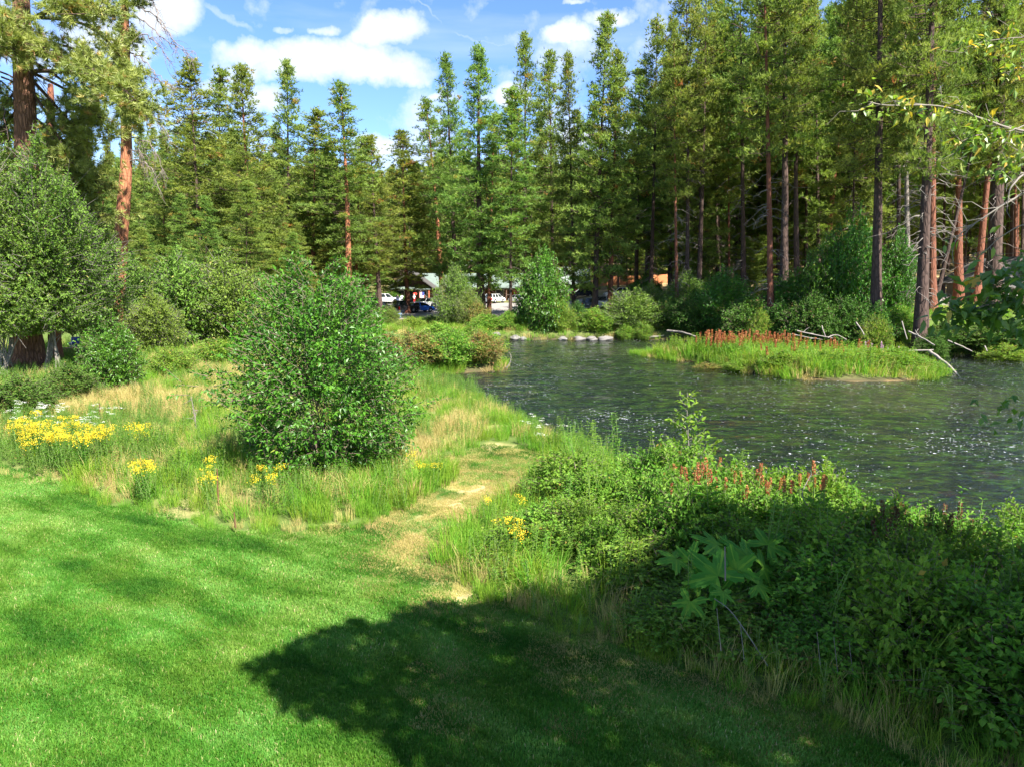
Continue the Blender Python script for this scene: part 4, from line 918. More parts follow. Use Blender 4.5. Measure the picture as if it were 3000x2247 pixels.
# filler bushes along the far forest edge, alike
for q in range(46):
    px = rng.uniform(-150, 3200); D = rng.uniform(70, 96) if px > 1900 else rng.uniform(84, 100)
    x0 = AT(px, 900, D).x
    if abs(x0 + 10) < 26 and D > 84 and px > 960 and px < 1960: continue
    if px > 2620: continue
    if px > 960 and px < 1700: continue
    put_shrub(rng.choice(['dark', 'alder', 'willow']), (x0, D, gz(x0, D) - .1), rng.uniform(3.0, 5.5), rng.uniform(1.6, 4.2), 'green bush growing between the trunks of the wood', 'bushes under the pines', name='wood_shrub')

# ------------------------------------------------------------------ island: dock, fireweed, driftwood
def spike(seed, H, hl, r, mat, n=90, leavesmat=2):
    global rng
    kr = rng; rng = np.random.default_rng(seed); st = MB(); hd = MB()
    lx = rng.normal(0, .06); P = np.array([(0, 0, 0), (lx * .4, 0, H * .5), (lx, 0, H)]); tube(st, P, [.008, .007, .004], 4, 0)
    k = 8; zz = rng.uniform(.08, .5, k) * H; az = rng.uniform(0, 6.28, k)
    leaves(st, np.stack([lx * .4 + 0 * zz, 0 * zz, zz], 1), np.stack([np.cos(az), np.sin(az), .5 + 0 * az], 1), np.tile([0, 0, 1.], (k, 1)), .22, .07, .5, 1)
    z = H - hl * rng.random(n) ** 1.1; rr = r * np.sqrt((H + .02 - z) / hl).clip(.15, 1) * (.6 + .4 * np.sin(z * 40)); az = rng.uniform(0, 6.28, n)
    Pn = np.stack([lx + rr * .5 * np.cos(az), rr * .5 * np.sin(az), z], 1)
    leaves(hd, Pn, np.stack([np.cos(az), np.sin(az), .9 + 0 * az], 1), rdir(n), r * 1.1, r * .8, rng.uniform(0, 1, n), 0)
    rng = kr; return st.mesh('plant_stem', ['stem', 'weed']), hd.mesh('flower_spike', [mat])
DK = [spike(500 + q, 1.15, .42, .055, 'dock') for q in range(4)]
FW = [spike(510 + q, 1.5, .40, .05, 'pinkf', 70) for q in range(3)]
BR = [spike(520 + q, .75, .20, .028, 'dock', 60) for q in range(3)]
BRD = [spike(530 + q, .9, .22, .03, 'brownhead', 60) for q in range(3)]
def plant(kinds, name, hn, loc, s, label, cat, group, tilt=0.0):
    st, hd = kinds[int(rng.integers(0, len(kinds)))]
    o = thing(name, label, cat, loc, 0, group); o.rotation_euler = (rng.normal(0, .07) + tilt, rng.normal(0, .07), rng.uniform(0, 6.28)); o.scale = (s, s, s)
    part('stem', st, o); part(hn, hd, o); return o
cnt = 0
while cnt < 165:
    px = 2040 + 560 * rng.beta(1.6, 1.3); D = rng.uniform(43.5, 48) if cnt < 125 else rng.uniform(38.5, 44)
    x0 = AT(px, 900, D).x
    if sdf(np.array([[x0, D]]), ISLE)[0] > -.4: continue
    back = cnt < 125
    plant(DK, 'dock_plant', 'seed_head', (x0, D, gz(x0, D)), rng.uniform(.95, 1.4) * (1.05 if back else .9), 'rust red seed spike in the crowded row along the back of the island' if back else 'rust red seed spike standing alone in the bright island grass', 'plant',
          'rust red seed spikes in the back row' if back else 'rust red seed spikes in the island grass', 0 if back else .15)
    cnt += 1
for i_, (px, D, s) in enumerate(((2535, 44, 1.15), (2548, 44.3, 1.2), (2560, 43.8, 1.1), (2575, 44.2, .95), (2590, 44, 1.2), (2600, 43.6, 1.05), (2615, 44, .95), (2645, 43.8, 1.05), (2652, 43.2, .95), (2520, 44.6, .9), (2625, 43, .9), (2500, 44.4, .85))):
    x0 = AT(px, 900, D).x; plant(FW, 'fireweed', 'flower_spike', (x0, D, gz(x0, D) - .02), s, 'pink flowering fireweed spike at the right end of the island', 'plant', 'pink fireweed on the island')
for i_, (kd, px, D, w_, h_, lb) in enumerate((('bright', 2565, 37.9, 2.8, 1.15, 'bright broad leaved bush right of the driftwood stump'), ('bright', 2640, 38.1, 2.8, 1.05, 'bright bush near the right tip of the island'), ('bright', 2715, 39.0, 2.5, .9, 'low bright bush at the right tip of the island'), ('bright', 2440, 37.9, 2.3, .9, 'light bush left of the driftwood stump'),
        ('bright', 2300, 38.8, 2.4, .85, 'small light bush at the front of the island'), ('rust', 2085, 41.8, 1.8, .55, 'small orange tinged bush at the island front'), ('bright', 2180, 40.3, 1.9, .65, 'light green bush at the front left of the island'))):
    x0 = AT(px, 900, D).x; put_shrub(kd, (x0, D, gz(x0, D) - .1), w_, h_, lb, name='island_shrub')

def smooth_pts(P, per=4):
    k = len(P); out = []
    for t_ in np.linspace(0, k - 1, (k - 1) * per + 1):
        i0 = min(int(t_), k - 2); f = t_ - i0; p0, p1, p2, p3 = P[max(i0 - 1, 0)], P[i0], P[i0 + 1], P[min(i0 + 2, k - 1)]
        out.append(.5 * ((2 * p1) + (-p0 + p2) * f + (2 * p0 - 5 * p1 + 4 * p2 - p3) * f * f + (-p0 + 3 * p1 - 3 * p2 + p3) * f ** 3))
    return np.array(out)
def limb(name, pts, r0, r1, mat, label, cat='branch', subs=0, group=None, n=7, seed=0):
    mb = MB(); P = np.array([tuple(AT(*p_)) for p_ in pts]); k = len(P)
    q = np.linspace(0, k - 1, (k - 1) * 4 + 1); Pi = np.stack([np.interp(q, np.arange(k), P[:, c_]) for c_ in range(3)], 1)
    Pi = smooth_pts(P); Pi[1:-1] += rng.normal(0, r0 * .12, Pi[1:-1].shape); tube(mb, Pi, np.linspace(r0, r1, len(Pi)), n, 0, .5, True, cap=True, jitter=.1)
    for s in range(subs):
        j = rng.integers(2, len(Pi)); L = np.linalg.norm(P[-1] - P[0]) * rng.uniform(.12, .3)
        e = Pi[j] + nrm(rdir(1)[0] * [1, 1, .8] + [0, 0, .2]) * L; tube(mb, [Pi[j], (Pi[j] + e) / 2 + rng.normal(0, .05, 3) * L, e], [r1 * 1.1, r1 * .8, r1 * .4], 4, 0)
    o = mb.obj(name, [mat]); return tag(o, label, cat, group)
limb('fallen_branch', [(2722, 1030, 41), (2745, 1045, 40.4), (2780, 1072, 39.6), (2805, 1098, 39), (2818, 1120, 38.3)], .10, .055, 'drift', 'bleached fallen branch arching from the island tip into the water')
limb('fallen_branch', [(2700, 1090, 40), (2760, 1100, 39), (2835, 1116, 38)], .06, .03, 'drift', 'thin bleached branch lying on the water off the island tip')
limb('fallen_branch', [(2662, 1028, 41.5), (2735, 1026, 41.2)], .05, .04, 'drift', 'short level white branch at the right end of the island')
limb('fallen_branch', [(2662, 972, 49), (2700, 990, 48), (2738, 1012, 47)], .07, .04, 'drift', 'long grey branch slanting down behind the island tip', subs=2)
limb('fallen_branch', [(2642, 942, 49), (2650, 970, 48.6), (2658, 995, 48)], .05, .03, 'twig_grey', 'dark upright dead stick behind the fireweed')
limb('fallen_branch', [(2508, 945, 50), (2520, 962, 49.6), (2532, 982, 49)], .055, .03, 'drift', 'pale stick leaning left behind the fireweed')
limb('fallen_branch', [(2335, 970, 51), (2380, 980, 50.5), (2440, 992, 50)], .06, .03, 'drift', 'long pale branch lying behind the red seed heads', subs=3)
limb('fallen_branch', [(2320, 980, 51), (2370, 990, 50.5), (2410, 996, 50)], .045, .02, 'drift', 'lower pale branch lying behind the red seed heads', subs=1)
limb('fallen_branch', [(2408, 955, 51), (2412, 970, 50.7), (2420, 990, 50.5)], .04, .03, 'drift', 'short upright pale stick behind the red seed heads')
limb('fallen_branch', [(2425, 990, 50), (2450, 982, 50), (2480, 996, 49.5)], .05, .03, 'drift', 'curved pale branch behind the red seed heads')
limb('fallen_branch', [(2777, 999, 47), (2810, 1012, 46.5), (2848, 1030, 46)], .06, .035, 'drift', 'pale branch lying on the shaded right bank', subs=2)
limb('fallen_branch', [(2885, 1015, 46.5), (2892, 1030, 46)], .05, .03, 'drift', 'short pale stick on the shaded right bank')
limb('fallen_log', [(1955, 970, 64), (2000, 975, 63), (2040, 988, 62)], .12, .06, 'twig_grey', 'grey log slanting into the water under the dark bank bushes', 'log')
limb('fallen_log', [(1890, 990, 65), (1945, 985, 65)], .12, .1, 'drift', 'pale log lying at the far water line', 'log')
limb('fallen_log', [(1095, 958, 80), (1160, 960, 80)], .18, .16, 'bark_grey', 'dark log bounding the gravel lot', 'log')
limb('fallen_log', [(1245, 966, 74), (1290, 958, 74)], .19, .14, 'drift', 'short pale log among the bushes below the blue car', 'log')
limb('fallen_log', [(1430, 990, 66), (1445, 972, 66.5), (1455, 960, 67)], .14, .10, 'drift', 'pale stump of a log leaning on the far bank', 'log')
limb('fallen_log', [(1460, 950, 76), (1530, 945, 76)], .16, .12, 'bark_grey', 'grey log lying behind the bright bank bushes', 'log')
limb('dead_twig', [(1484, 1078, 36.5), (1495, 1060, 36.5), (1497, 1042, 36.5), (1490, 1032, 36.5)], .022, .01, 'drift', 'thin white twig standing in the water off the point', subs=4)
# driftwood stump on the island shore
mb = MB()
for (p0, p1, ra, rb) in (((2480, 1110, 37.3), (2560, 1088, 37.6), .13, .28), ((2520, 1085, 37.5), (2545, 1075, 37.5), .12, .05), ((2545, 1100, 37.4), (2555, 1068, 37.5), .16, .06), ((2510, 1100, 37.3), (2500, 1080, 37.5), .11, .04), ((2540, 1098, 37.3), (2570, 1105, 37.2), .14, .04), ((2500, 1108, 37.2), (2560, 1112, 37.1), .10, .05)):
    A_, B_ = np.array(AT(*p0)), np.array(AT(*p1)); q = np.linspace(0, 1, 5)[:, None]; tube(mb, A_ + (B_ - A_) * q + rng.normal(0, .03, (5, 3)), np.linspace(ra, rb, 5), 8, 0, .5, True, cap=True, jitter=.25)
tag(mb.obj('driftwood_stump', ['drift']), 'bleached driftwood root stump on the front shore of the island', 'driftwood')
# stones
def stone(px, D, r, mat, label, sink=.4, flat=.6, group=None):
    p_ = AT(px, 900, D); z0 = max(gz(p_.x, D), WZ - .05)
    import bmesh
    bm = bmesh.new(); bmesh.ops.create_icosphere(bm, subdivisions=3, radius=1.0)
    ph = rng.uniform(0, 6, 6)
    for v in bm.verts:
        c = v.co; k_ = 1 + .16 * math.sin(3 * c.x + ph[0]) + .14 * math.sin(3.5 * c.y + ph[1]) + .10 * math.sin(6 * c.z + 3 * c.x + ph[2])
        v.co = Vector((c.x * k_ * r * 1.25, c.y * k_ * r, c.z * k_ * r * flat))
    me = bpy.data.meshes.new('stone'); bm.to_mesh(me); bm.free(); me.materials.append(M[mat])
    for f in me.polygons: f.use_smooth = True
    o = bpy.data.objects.new('stone', me); COL.objects.link(o); o.location = (p_.x, D, z0 + r * flat * (1 - sink * 1.6)); o.rotation_euler = (0, 0, rng.uniform(0, 6)); return tag(o, label, 'stone', group)
stone(1758, 17.9, .24, 'stone', 'pale boulder at the water edge below the path')
stone(1722, 18.4, .12, 'stone', 'small pale stone left of the boulder at the water edge')
for i_, (px, r_, lb) in enumerate(((1450, .45, 'flat pale boulder under the bright bank bushes'), (1510, .5, 'light boulder at the foot of the leafy alder'), (1530, .35, 'smaller boulder right of the light one'), (1405, .4, 'dark boulder at the left end of the far bank'), (1650, .4, 'grey boulder at the bare patch of the far bank'), (1700, .5, 'dark boulder at the eroded bank'), (1735, .45, 'second dark boulder at the eroded bank'), (1775, .5, 'third dark boulder at the eroded bank'))):
    stone(px, 64.4, r_, 'stone_dark' if 'dark' in lb else 'stone', lb)
for i_ in range(26):
    px = rng.uniform(1500, 2250); xw = AT(px, 900, 1).x
    D = rng.uniform(16, 21) if px > 1650 else rng.uniform(20, 30)
    x0 = xw * D
    if -2.2 < sdf(np.array([[x0, D]]), RIVER)[0] < .0: stone(px, D, rng.uniform(.08, .16), 'stone_dark', 'wet brown stone in the shallow water below the bank', .7, .5, 'stones in the near shallows')
print('bank', round(time.time() - T0, 1))

# ------------------------------------------------------------------ foreground thicket, flowers, sapling
LE = sdf
n_ = 0
x, y = pts_in((-.9, 13), (5.0, 17.5), .68, .8)
P_ = np.stack([x, y], 1); dlw, drv, dpt = sdf(P_, LAWN), sdf(P_, RIVER), sdf(P_, PATHP)
for x0, y0, a_, b_, c_ in zip(x, y, dlw, drv, dpt):
    if a_ < .70 or b_ < .25 or c_ < .55: continue
    px, py, d_ = PXY(np.array([[x0, y0, .5]]))
    if px[0] > 3250 or py[0] > 2400 or px[0] < 1330: continue
    if px[0] < 1650 and py[0] < 1450: continue
    if px[0] < 1950 and py[0] < 1400: continue
    if px[0] < 1900 and rng.random() < .42: continue
    if rng.random() < .10: continue
    h_ = rng.uniform(.8, 1.12) * (.8 if px[0] > 2450 and b_ < 2.2 else 1) * (.62 if px[0] < 1650 else .85 if px[0] < 1900 else 1.12) * rng.uniform(.85, 1.15) * min(1, .55 + .35 * a_) * (.75 if b_ < .9 and px[0] < 2300 else 1)
    if abs(x0 - AT(2110, 1650, 8.0).x) < 1.0 and 6.4 < y0 < 8.5: h_ *= .50
    sunny = py[0] < 1480 or px[0] < 1700
    lab = 'leafy low shrub in the sunlit thicket right of the footpath' if sunny and px[0] < 1900 else 'leafy shrub in the sunlit crest of the thicket above the river' if sunny else 'snowberry shrub in the shaded thicket beside the lawn' if a_ < 2.2 else 'snowberry shrub in the shaded thicket nearer the river'
    put_shrub('snow', (x0, y0, gz(x0, y0) - .05), rng.uniform(.85, 1.45), h_, lab, lab.replace('leafy low shrub', 'leafy low shrubs').replace('leafy shrub', 'leafy shrubs').replace('snowberry shrub', 'snowberry shrubs'), name='snowberry_shrub'); n_ += 1
print('thicket', n_)
tk = [tall_clump(.12, 26, .95, .008, .5, 0, (.1, .6)) for _ in range(2)] + [weed(1.05, 4, .10, .022, 2, .12, 3, .6, .06) for _ in range(3)] + [tall_clump(.10, 12, 1.0, .006, .6, 1, (.05, .4))]
x, y = pts_in((-.4, 13), (5.2, 17), .42); a_ = sdf(np.stack([x, y], 1), LAWN); b_ = sdf(np.stack([x, y], 1), RIVER); c_ = sdf(np.stack([x, y], 1), PATHP)
k_ = (a_ > .8) & (b_ > .2) & (c_ > .5) & in_view(x, y, 0 * x, 150) & (rng.random(len(x)) < np.where(x < 1.5, .9, .38)); x, y = x[k_], y[k_]; n = len(x)
scatter('thicket_weeds', tk, np.stack([x, y, gh(x, y)], 1), rng.uniform(0, 6.28, n), rng.uniform(.7, 1.3, n) * np.where(x < 1.2, .72, 1.0), rng.choice(6, n, p=[.12, .10, .22, .22, .22, .12]), ['tall', 'tan', 'weed', 'stem'], tilt=rng.normal(0, .12, n),
        label='tall weeds and grass growing up through the thicket', cat='weeds')
# weeds and arching grass at the thicket foot
x, y = pts_in((-.6, 9), (4.4, 12), .20); a_ = sdf(np.stack([x, y], 1), LAWN); c_ = sdf(np.stack([x, y], 1), PATHP); k_ = (a_ > .02) & (a_ < .95) & (c_ > .1) & in_view(x, y, 0 * x, 150)
x, y, a_ = x[k_], y[k_], a_[k_]; n = len(x)
eg = [tall_clump(.14, 46, .42, .007, .45, 0, (.2, 1.0)) for _ in range(3)] + [tall_clump(.14, 36, .5, .006, .4, 1, (.1, .7)) for _ in range(2)] + [weed(.5, 4, .07, .016, 2, .1, 3)]
scatter('thicket_edge_grass', eg, np.stack([x, y, gh(x, y)], 1), rng.uniform(0, 6.28, n), rng.uniform(.65, 1.2, n) * np.clip(.55 + a_, .5, 1.1), rng.choice(6, n, p=[.2, .2, .15, .15, .12, .18]), ['tall', 'tan', 'weed', 'stem'], tilt=rng.normal(0, .15, n),
        label='long wispy grass and weeds along the foot of the thicket', cat='grass')
# spirea spikes along the sunlit crest
for i_ in range(64):
    px = rng.uniform(1960, 2420); py = rng.uniform(1392, 1450); D = rng.uniform(9.2, 11.2); p_ = AT(px, py, D)
    plant(BR, 'spirea_plume', 'seed_head', (p_.x, D, p_.z - .62 + rng.uniform(-.05, .12)), rng.uniform(.8, 1.15), 'orange brown seed plume rising from the sunlit crest of the thicket', 'plant', 'orange brown seed plumes on the thicket')
for i_ in range(30):
    px = rng.uniform(2520, 2860); py = rng.uniform(1500, 1590); D = rng.uniform(8.2, 9.2); p_ = AT(px, py, D)
    plant(BRD, 'spirea_plume', 'seed_head', (p_.x, D, p_.z - .74), rng.uniform(.8, 1.15), 'dark brown seed plume on the shaded river side of the thicket', 'plant', 'dark brown seed plumes on the thicket')
# cow parsnip
def lobed_leaf(seed):
    r_ = np.random.default_rng(seed); n = 91; th = np.linspace(-2.55, 2.55, n); mb = MB()
    lob = 1 - np.abs(((th * 2.86 / math.pi + .5) % 1.0) - .5) * 2; saw = (np.arange(n) % 4) / 3.0
    rr = (.36 + .68 * lob ** .9) * (1.0 - .20 * np.abs(th) / 2.55) * (1 + .20 * (saw - .5) * (lob > .15))
    z = .14 * (lob - .5) * rr - .25 * rr ** 2; x_, y_ = rr * np.sin(th), rr * np.cos(th)
    V = [(0, 0, 0)] + list(zip(x_ * .45, y_ * .45, z * .5 + .03)) + list(zip(x_, y_, z))
    mb.add(V, [[0, 1 + q, 2 + q] for q in range(n - 1)], np.where(lob[:-1] > .9, 1.0, .55 + .3 * lob[:-1]), 0, True)
    mb.F[4].append(np.array([[1 + q, 1 + n + q, 2 + n + q, 2 + q] for q in range(n - 1)])); mb.T[4].append(np.where(lob[:-1] > .93, 1.0, .25 + .35 * (1 - lob[:-1]) + r_.uniform(-.1, .2))); mb.I[4].append(np.zeros(n - 1)); mb.S[4].append(np.full(n - 1, True))
    return mb.mesh('lobed_leaf', ['parsnip'])
LOB = [lobed_leaf(q) for q in range(4)]
cb_ = AT(2120, 1760, 8.0); cp = thing('cow_parsnip', 'cow parsnip with very large lobed leaves in the shaded thicket', 'plant', (cb_.x, 8.1, 0))
petiole = []
for i_, (px, py, D, s, rot, pitch) in enumerate(((1975, 1640, 7.9, .24, 1.9, .5), (2015, 1645, 8.0, .27, -.4, .7), (2095, 1600, 8.15, .30, 1.3, .6), (2120, 1615, 8.2, .26, -.2, .9), (2180, 1635, 8.1, .34, .8, .6), (2240, 1600, 8.3, .30, -.9, .5), (2225, 1665, 7.9, .38, -1.5, .55),
        (2095, 1690, 7.6, .38, .7, .8), (2150, 1675, 7.8, .36, .2, .8), (2210, 1715, 7.6, .30, -1.6, .5), (2030, 1705, 7.6, .22, -1.9, .5), (2015, 1765, 7.3, .28, 2.6, .5), (2110, 1735, 7.4, .22, 3.0, .4))):
    p_ = AT(px, py, D) - Vector((cb_.x, 8.1, 0)); o = part('leaf', LOB[i_ % 4], cp); o.location = p_ + Vector((0, -.1, .06)); o.scale = (s * 1.0, s * 1.0, s * 1.0)
    # tilted so the upper face looks up and towards the river path side
    s *= rng.uniform(.8, 1.2); o.scale = (s, s, s); o.rotation_euler = (Matrix.Rotation(pitch * .8 + rng.normal(0, .3), 4, 'X') @ Matrix.Rotation(rng.normal(0, .35), 4, 'Y') @ Matrix.Rotation(rot, 4, 'Z')).to_euler(); petiole.append(p_)
mb = MB()
for p_ in petiole: tube(mb, [(0, 0, 0), (p_.x * .5, p_.y * .5, p_.z * .6), (p_.x, p_.y, p_.z)], [.014, .011, .007], 5, 0)
mb.obj('stalk', ['stem'], cp)
o = part('leaf', LOB[1], thing('cow_parsnip', 'cow parsnip leaf at the right frame edge low in the thicket', 'plant', tuple(AT(2975, 1985, 5.9)))); o.scale = (.26,) * 3; o.rotation_euler = (.5, 0, .6)
limb('dry_stalk', [(2125, 1700, 7.4), (2124, 1600, 7.45)], .010, .007, 'twig_dead', 'thin dark dry stalk standing among the large lobed leaves', 'plant', n=5)
limb('dry_stalk', [(2250, 1950, 6.6), (2150, 1800, 7.0), (2092, 1752, 7.2)], .006, .004, 'twig_grey', 'thin pale dry stalk leaning in front of the large lobed leaves', 'plant', n=5)
for i_, (x0_, y0_, y1_) in enumerate(((2112, 1905, 1780), (2180, 1930, 1820), (2405, 1960, 1850), (2455, 1975, 1865), (2500, 1990, 1880), (2640, 2010, 1868), (2580, 1990, 1900), (2870, 1980, 1840))):
    limb('dry_stalk', [(x0_, y0_, 6.3), (x0_ - 12, y1_, 6.3)], .004, .003, 'twig_grey', 'thin pale dry grass stalk in front of the shaded thicket', 'plant', group='dry stalks at the foot of the thicket', n=4)
# sapling at the water
sp = AT(2012, 1400, 13.6); sap = thing('alder_sapling', 'slender pale leaved sapling at the river edge', 'tree', (sp.x, 13.6, gz(sp.x, 13.6)))
Ht = AT(2005, 1150, 13.6).z - gz(sp.x, 13.6); mb = MB(); P = np.stack([.05 * np.sin(np.linspace(0, 5, 9)), 0 * np.linspace(0, 1, 9), np.linspace(0, Ht, 9)], 1)
tube(mb, P, np.linspace(.022, .005, 9), 6, 0); LP_ = []
for k in range(40):
    z_ = Ht * (.20 + .79 * k / 40); az = k * 2.4 + rng.uniform(-.3, .3); Lb = (.62 * (1 - (z_ / Ht) ** 1.6) + .10) * rng.uniform(.7, 1.15)
    d = np.array([math.cos(az), math.sin(az), .55]); b0 = np.array([np.interp(z_, P[:, 2], P[:, 0]), 0, z_]); tube(mb, [b0, b0 + d * Lb * .5, b0 + d * Lb + [0, 0, .05]], [.006, .005, .002], 4, 0)
    m_ = max(5, int(Lb * 34))
    for f in np.linspace(.25, 1.05, m_): LP_.append((b0 + d * Lb * f, nrm(rdir(1)[0] + d * .8)))
mb.obj('trunk', ['twig_grey'], sap)
order_ = sorted(range(len(LP_)), key=lambda q: LP_[q][0][1]); rest_ = [LP_[q] for q in order_[295:]]; LP_ = [LP_[q] for q in order_[:295]]
if rest_:
    rb = MB(); leaves(rb, np.array([q[0] for q in rest_]), np.array([q[1] for q in rest_]), nrm(rng.normal(0, .4, (len(rest_), 3)) + [0, 0, 1]), .11, .065, rng.uniform(.2, .9, len(rest_)), 0); r__ = rb.obj('foliage', ['bright'], sap); r__['kind'] = 'stuff'
for b_, d_ in LP_: place_leaf(sap, b_, d_, (rng.normal(0, .4), rng.normal(0, .4), 1), rng.uniform(.09, .14), 'bright', rng.choice([.25, .5, .75]), 'leaf', .55)
limb('bare_sapling', [(1935, 1400, 13.8), (1925, 1340, 13.8), (1912, 1285, 13.8)], .014, .006, 'twig_grey', 'small bare sapling left of the pale leaved one', 'tree', subs=5, n=5)
limb('dead_twig', [(3060, 1690, 7.6), (2960, 1640, 7.8), (2900, 1612, 8.0), (2870, 1605, 8.1)], .018, .007, 'twig_grey', 'pale forked dead branch at the right edge above the thicket', 'branch', subs=8, n=6)
limb('dead_twig', [(2380, 1500, 9.4), (2350, 1450, 9.5), (2370, 1400, 9.6), (2378, 1388, 9.6)], .010, .004, 'twig_grey', 'reddish bare forked twig beside the orange seed plumes', 'branch', subs=7, n=5)
limb('dead_twig', [(2630, 1520, 8.9), (2618, 1460, 9.0), (2612, 1440, 9.0)], .008, .004, 'twig_grey', 'bare forked twig above the shaded thicket', 'branch', subs=8, n=5)
limb('dead_shrub', [(575, 1260, 19), (570, 1215, 19), (560, 1160, 19)], .02, .008, 'twig_dead', 'crooked dark bare shrub left of the round alder', 'shrub', subs=14, n=5)
# goldenrod, yarrow, mullein like stalks
def flower_plant(seed, H, mat, kind):
    global rng
    kr = rng; rng = np.random.default_rng(seed); a = weed(H, 4, .085, .016, 0, .09, 1, .4); b_ = MB()
    for _ in range(4 if kind == 'g' else 3):
        x0, y0 = rng.normal(0, .07, 2); z0 = H * rng.uniform(.88, 1.08); m_ = 26
        if kind == 'g': Pn = np.stack([x0 + rng.normal(0, .045, m_), y0 + rng.normal(0, .045, m_), z0 - np.abs(rng.normal(0, .07, m_))], 1)
        else: Pn = np.stack([x0 + rng.normal(0, .035, m_), y0 + rng.normal(0, .035, m_), z0 + 0 * x0 + rng.normal(0, .006, m_)], 1)
        leaves(b_, Pn, rdir(m_, 0, 1), rdir(m_, .2, 1), .024 if kind == 'g' else .014, .018 if kind == 'g' else .012, rng.uniform(0, 1, m_), 0)
    rng = kr; return a.mesh('leafy_stem', ['weed', 'stem']), b_.mesh('flower_head', [mat])
GR = [flower_plant(600 + q, .85, 'yellow', 'g') for q in range(4)]; YR = [flower_plant(610 + q, .6, 'white', 'y') for q in range(3)]
def flowers(kinds, name, n, box_, hz, label, cat, group, srange=(.85, 1.15)):
    for _ in range(n):
        px, py = rng.uniform(box_[0], box_[2]), rng.uniform(box_[1], box_[3]); p_ = G(px, py, hz)
        if sdf(np.array([p_[:2]]), LAWN)[0] < .35: continue
        st, hd = kinds[int(rng.integers(0, len(kinds)))]; o = thing(name, label, cat, (p_[0], p_[1], gz(p_[0], p_[1]) - .02), rng.uniform(0, 6.28), group)
        s = rng.uniform(*srange); o.scale = (s, s, s); o.rotation_euler[0] = rng.normal(0, .08); part('stem', st, o); part('flower_head', hd, o)['kind'] = 'stuff'
flowers(GR, 'goldenrod', 54, (20, 1225, 320, 1292), .8, 'yellow goldenrod in the dense bank of blooms at the left of the meadow', 'flower', 'goldenrod bank at the left', (.95, 1.2))
flowers(GR, 'goldenrod', 4, (370, 1240, 420, 1262), .8, 'yellow goldenrod just right of the dense bank of blooms', 'flower', 'goldenrod right of the bank')
flowers(GR, 'goldenrod', 6, (372, 1330, 445, 1375), .75, 'pale yellow goldenrod in the middle of the meadow', 'flower', 'goldenrod in the mid meadow')
flowers(GR, 'goldenrod', 8, (560, 1345, 830, 1400), .7, 'yellow goldenrod in front of the round alder shrub', 'flower', 'goldenrod before the round alder', (.75, 1.0))
flowers(GR, 'goldenrod', 7, (1400, 1440, 1640, 1590), .6, 'yellow goldenrod in the weeds right of the footpath', 'flower', 'goldenrod right of the footpath', (.65, .9))
flowers(GR, 'goldenrod', 4, (1180, 1330, 1290, 1380), .6, 'yellow goldenrod right of the round alder shrub', 'flower', 'goldenrod right of the round alder', (.6, .8))
flowers(YR, 'yarrow', 34, (10, 1175, 360, 1235), .6, 'white yarrow behind the goldenrod bank', 'flower', 'white yarrow behind the goldenrod')
flowers(YR, 'yarrow', 6, (1520, 1200, 1680, 1270), .7, 'white flowering herb on the river bank past the path', 'flower', 'white herbs on the river bank')
for i_, (px, py, py1) in enumerate(((640, 1480, 1372), (690, 1545, 1500), (295, 1235, 1180), (150, 1180, 1130))):
    p_ = G(px, py, .1); limb('mullein_stalk', [(px, py, p_[1]), (px - 4, py1, p_[1])], .016, .010, 'brownhead', ('tall pale brown seed stalk left of the footpath', 'short dark seed stalk at the lawn edge', 'dark brown stalk behind the goldenrod bank', 'dark brown stalk near the low bushes')[i_], 'plant', n=6)
print('flowers', round(time.time() - T0, 1))

# ------------------------------------------------------------------ old pines at the left
def px_path(pts, per=6):
    P = np.array([tuple(AT(*p_)) for p_ in pts]); k = len(P); q = np.linspace(0, k - 1, (k - 1) * per + 1)
    # smooth interpolation
    out = []
    for t_ in q:
        i0 = min(int(t_), k - 2); f = t_ - i0; p0, p1, p2, p3 = P[max(i0 - 1, 0)], P[i0], P[i0 + 1], P[min(i0 + 2, k - 1)]
        out.append(.5 * ((2 * p1) + (-p0 + p2) * f + (2 * p0 - 5 * p1 + 4 * p2 - p3) * f * f + (-p0 + 3 * p1 - 3 * p2 + p3) * f ** 3))
    return np.array(out)
def tufted(wood, ndl, path, r0, ntuft, spread, start=.3, tint=.55, k=22, L=.30, droop=.25):
    tube(wood, path, np.linspace(r0, r0 * .25, len(path)), 6, 0)
    n = len(path); A, B, C_ = [], [], []
    for _ in range(max(1, ntuft // 7)):
        f = start + (1 - start) * rng.random() ** .8; j = f * (n - 1); i0 = min(int(j), n - 2); b0 = path[i0] + (path[i0 + 1] - path[i0]) * (j - i0)
        off = rng.normal(0, 1, 3) * np.array([spread, spread, spread * .62]); off[2] += .10; A.append(b0); B.append(b0 + off)
        tn = np.clip(rng.normal(tint, .14), 0, .9)
        for _ in range(7):
            f2 = rng.uniform(.3, 1.15); C_.append((b0 + off * f2 + rng.normal(0, .16, 3), nrm(off + rng.normal(0, .35, 3) + [0, 0, .25]), tn if rng.random() > .05 else .95))
    sticks(wood, np.array(A), np.array(B), .018, .008, 0)
    TP = np.array([c[0] for c in C_]); TD = np.array([c[1] for c in C_]); TT = np.array([c[2] for c in C_])
    P = np.repeat(TP, k, 0); D = nrm(np.repeat(TD, k, 0) * .85 + rng.normal(0, .6, (len(P), 3)))
    needles(ndl, P, D, L * rng.uniform(.8, 1.15, len(P)), .030, np.clip(np.repeat(TT, k) + rng.normal(0, .05, len(P)), 0, 1), 0)
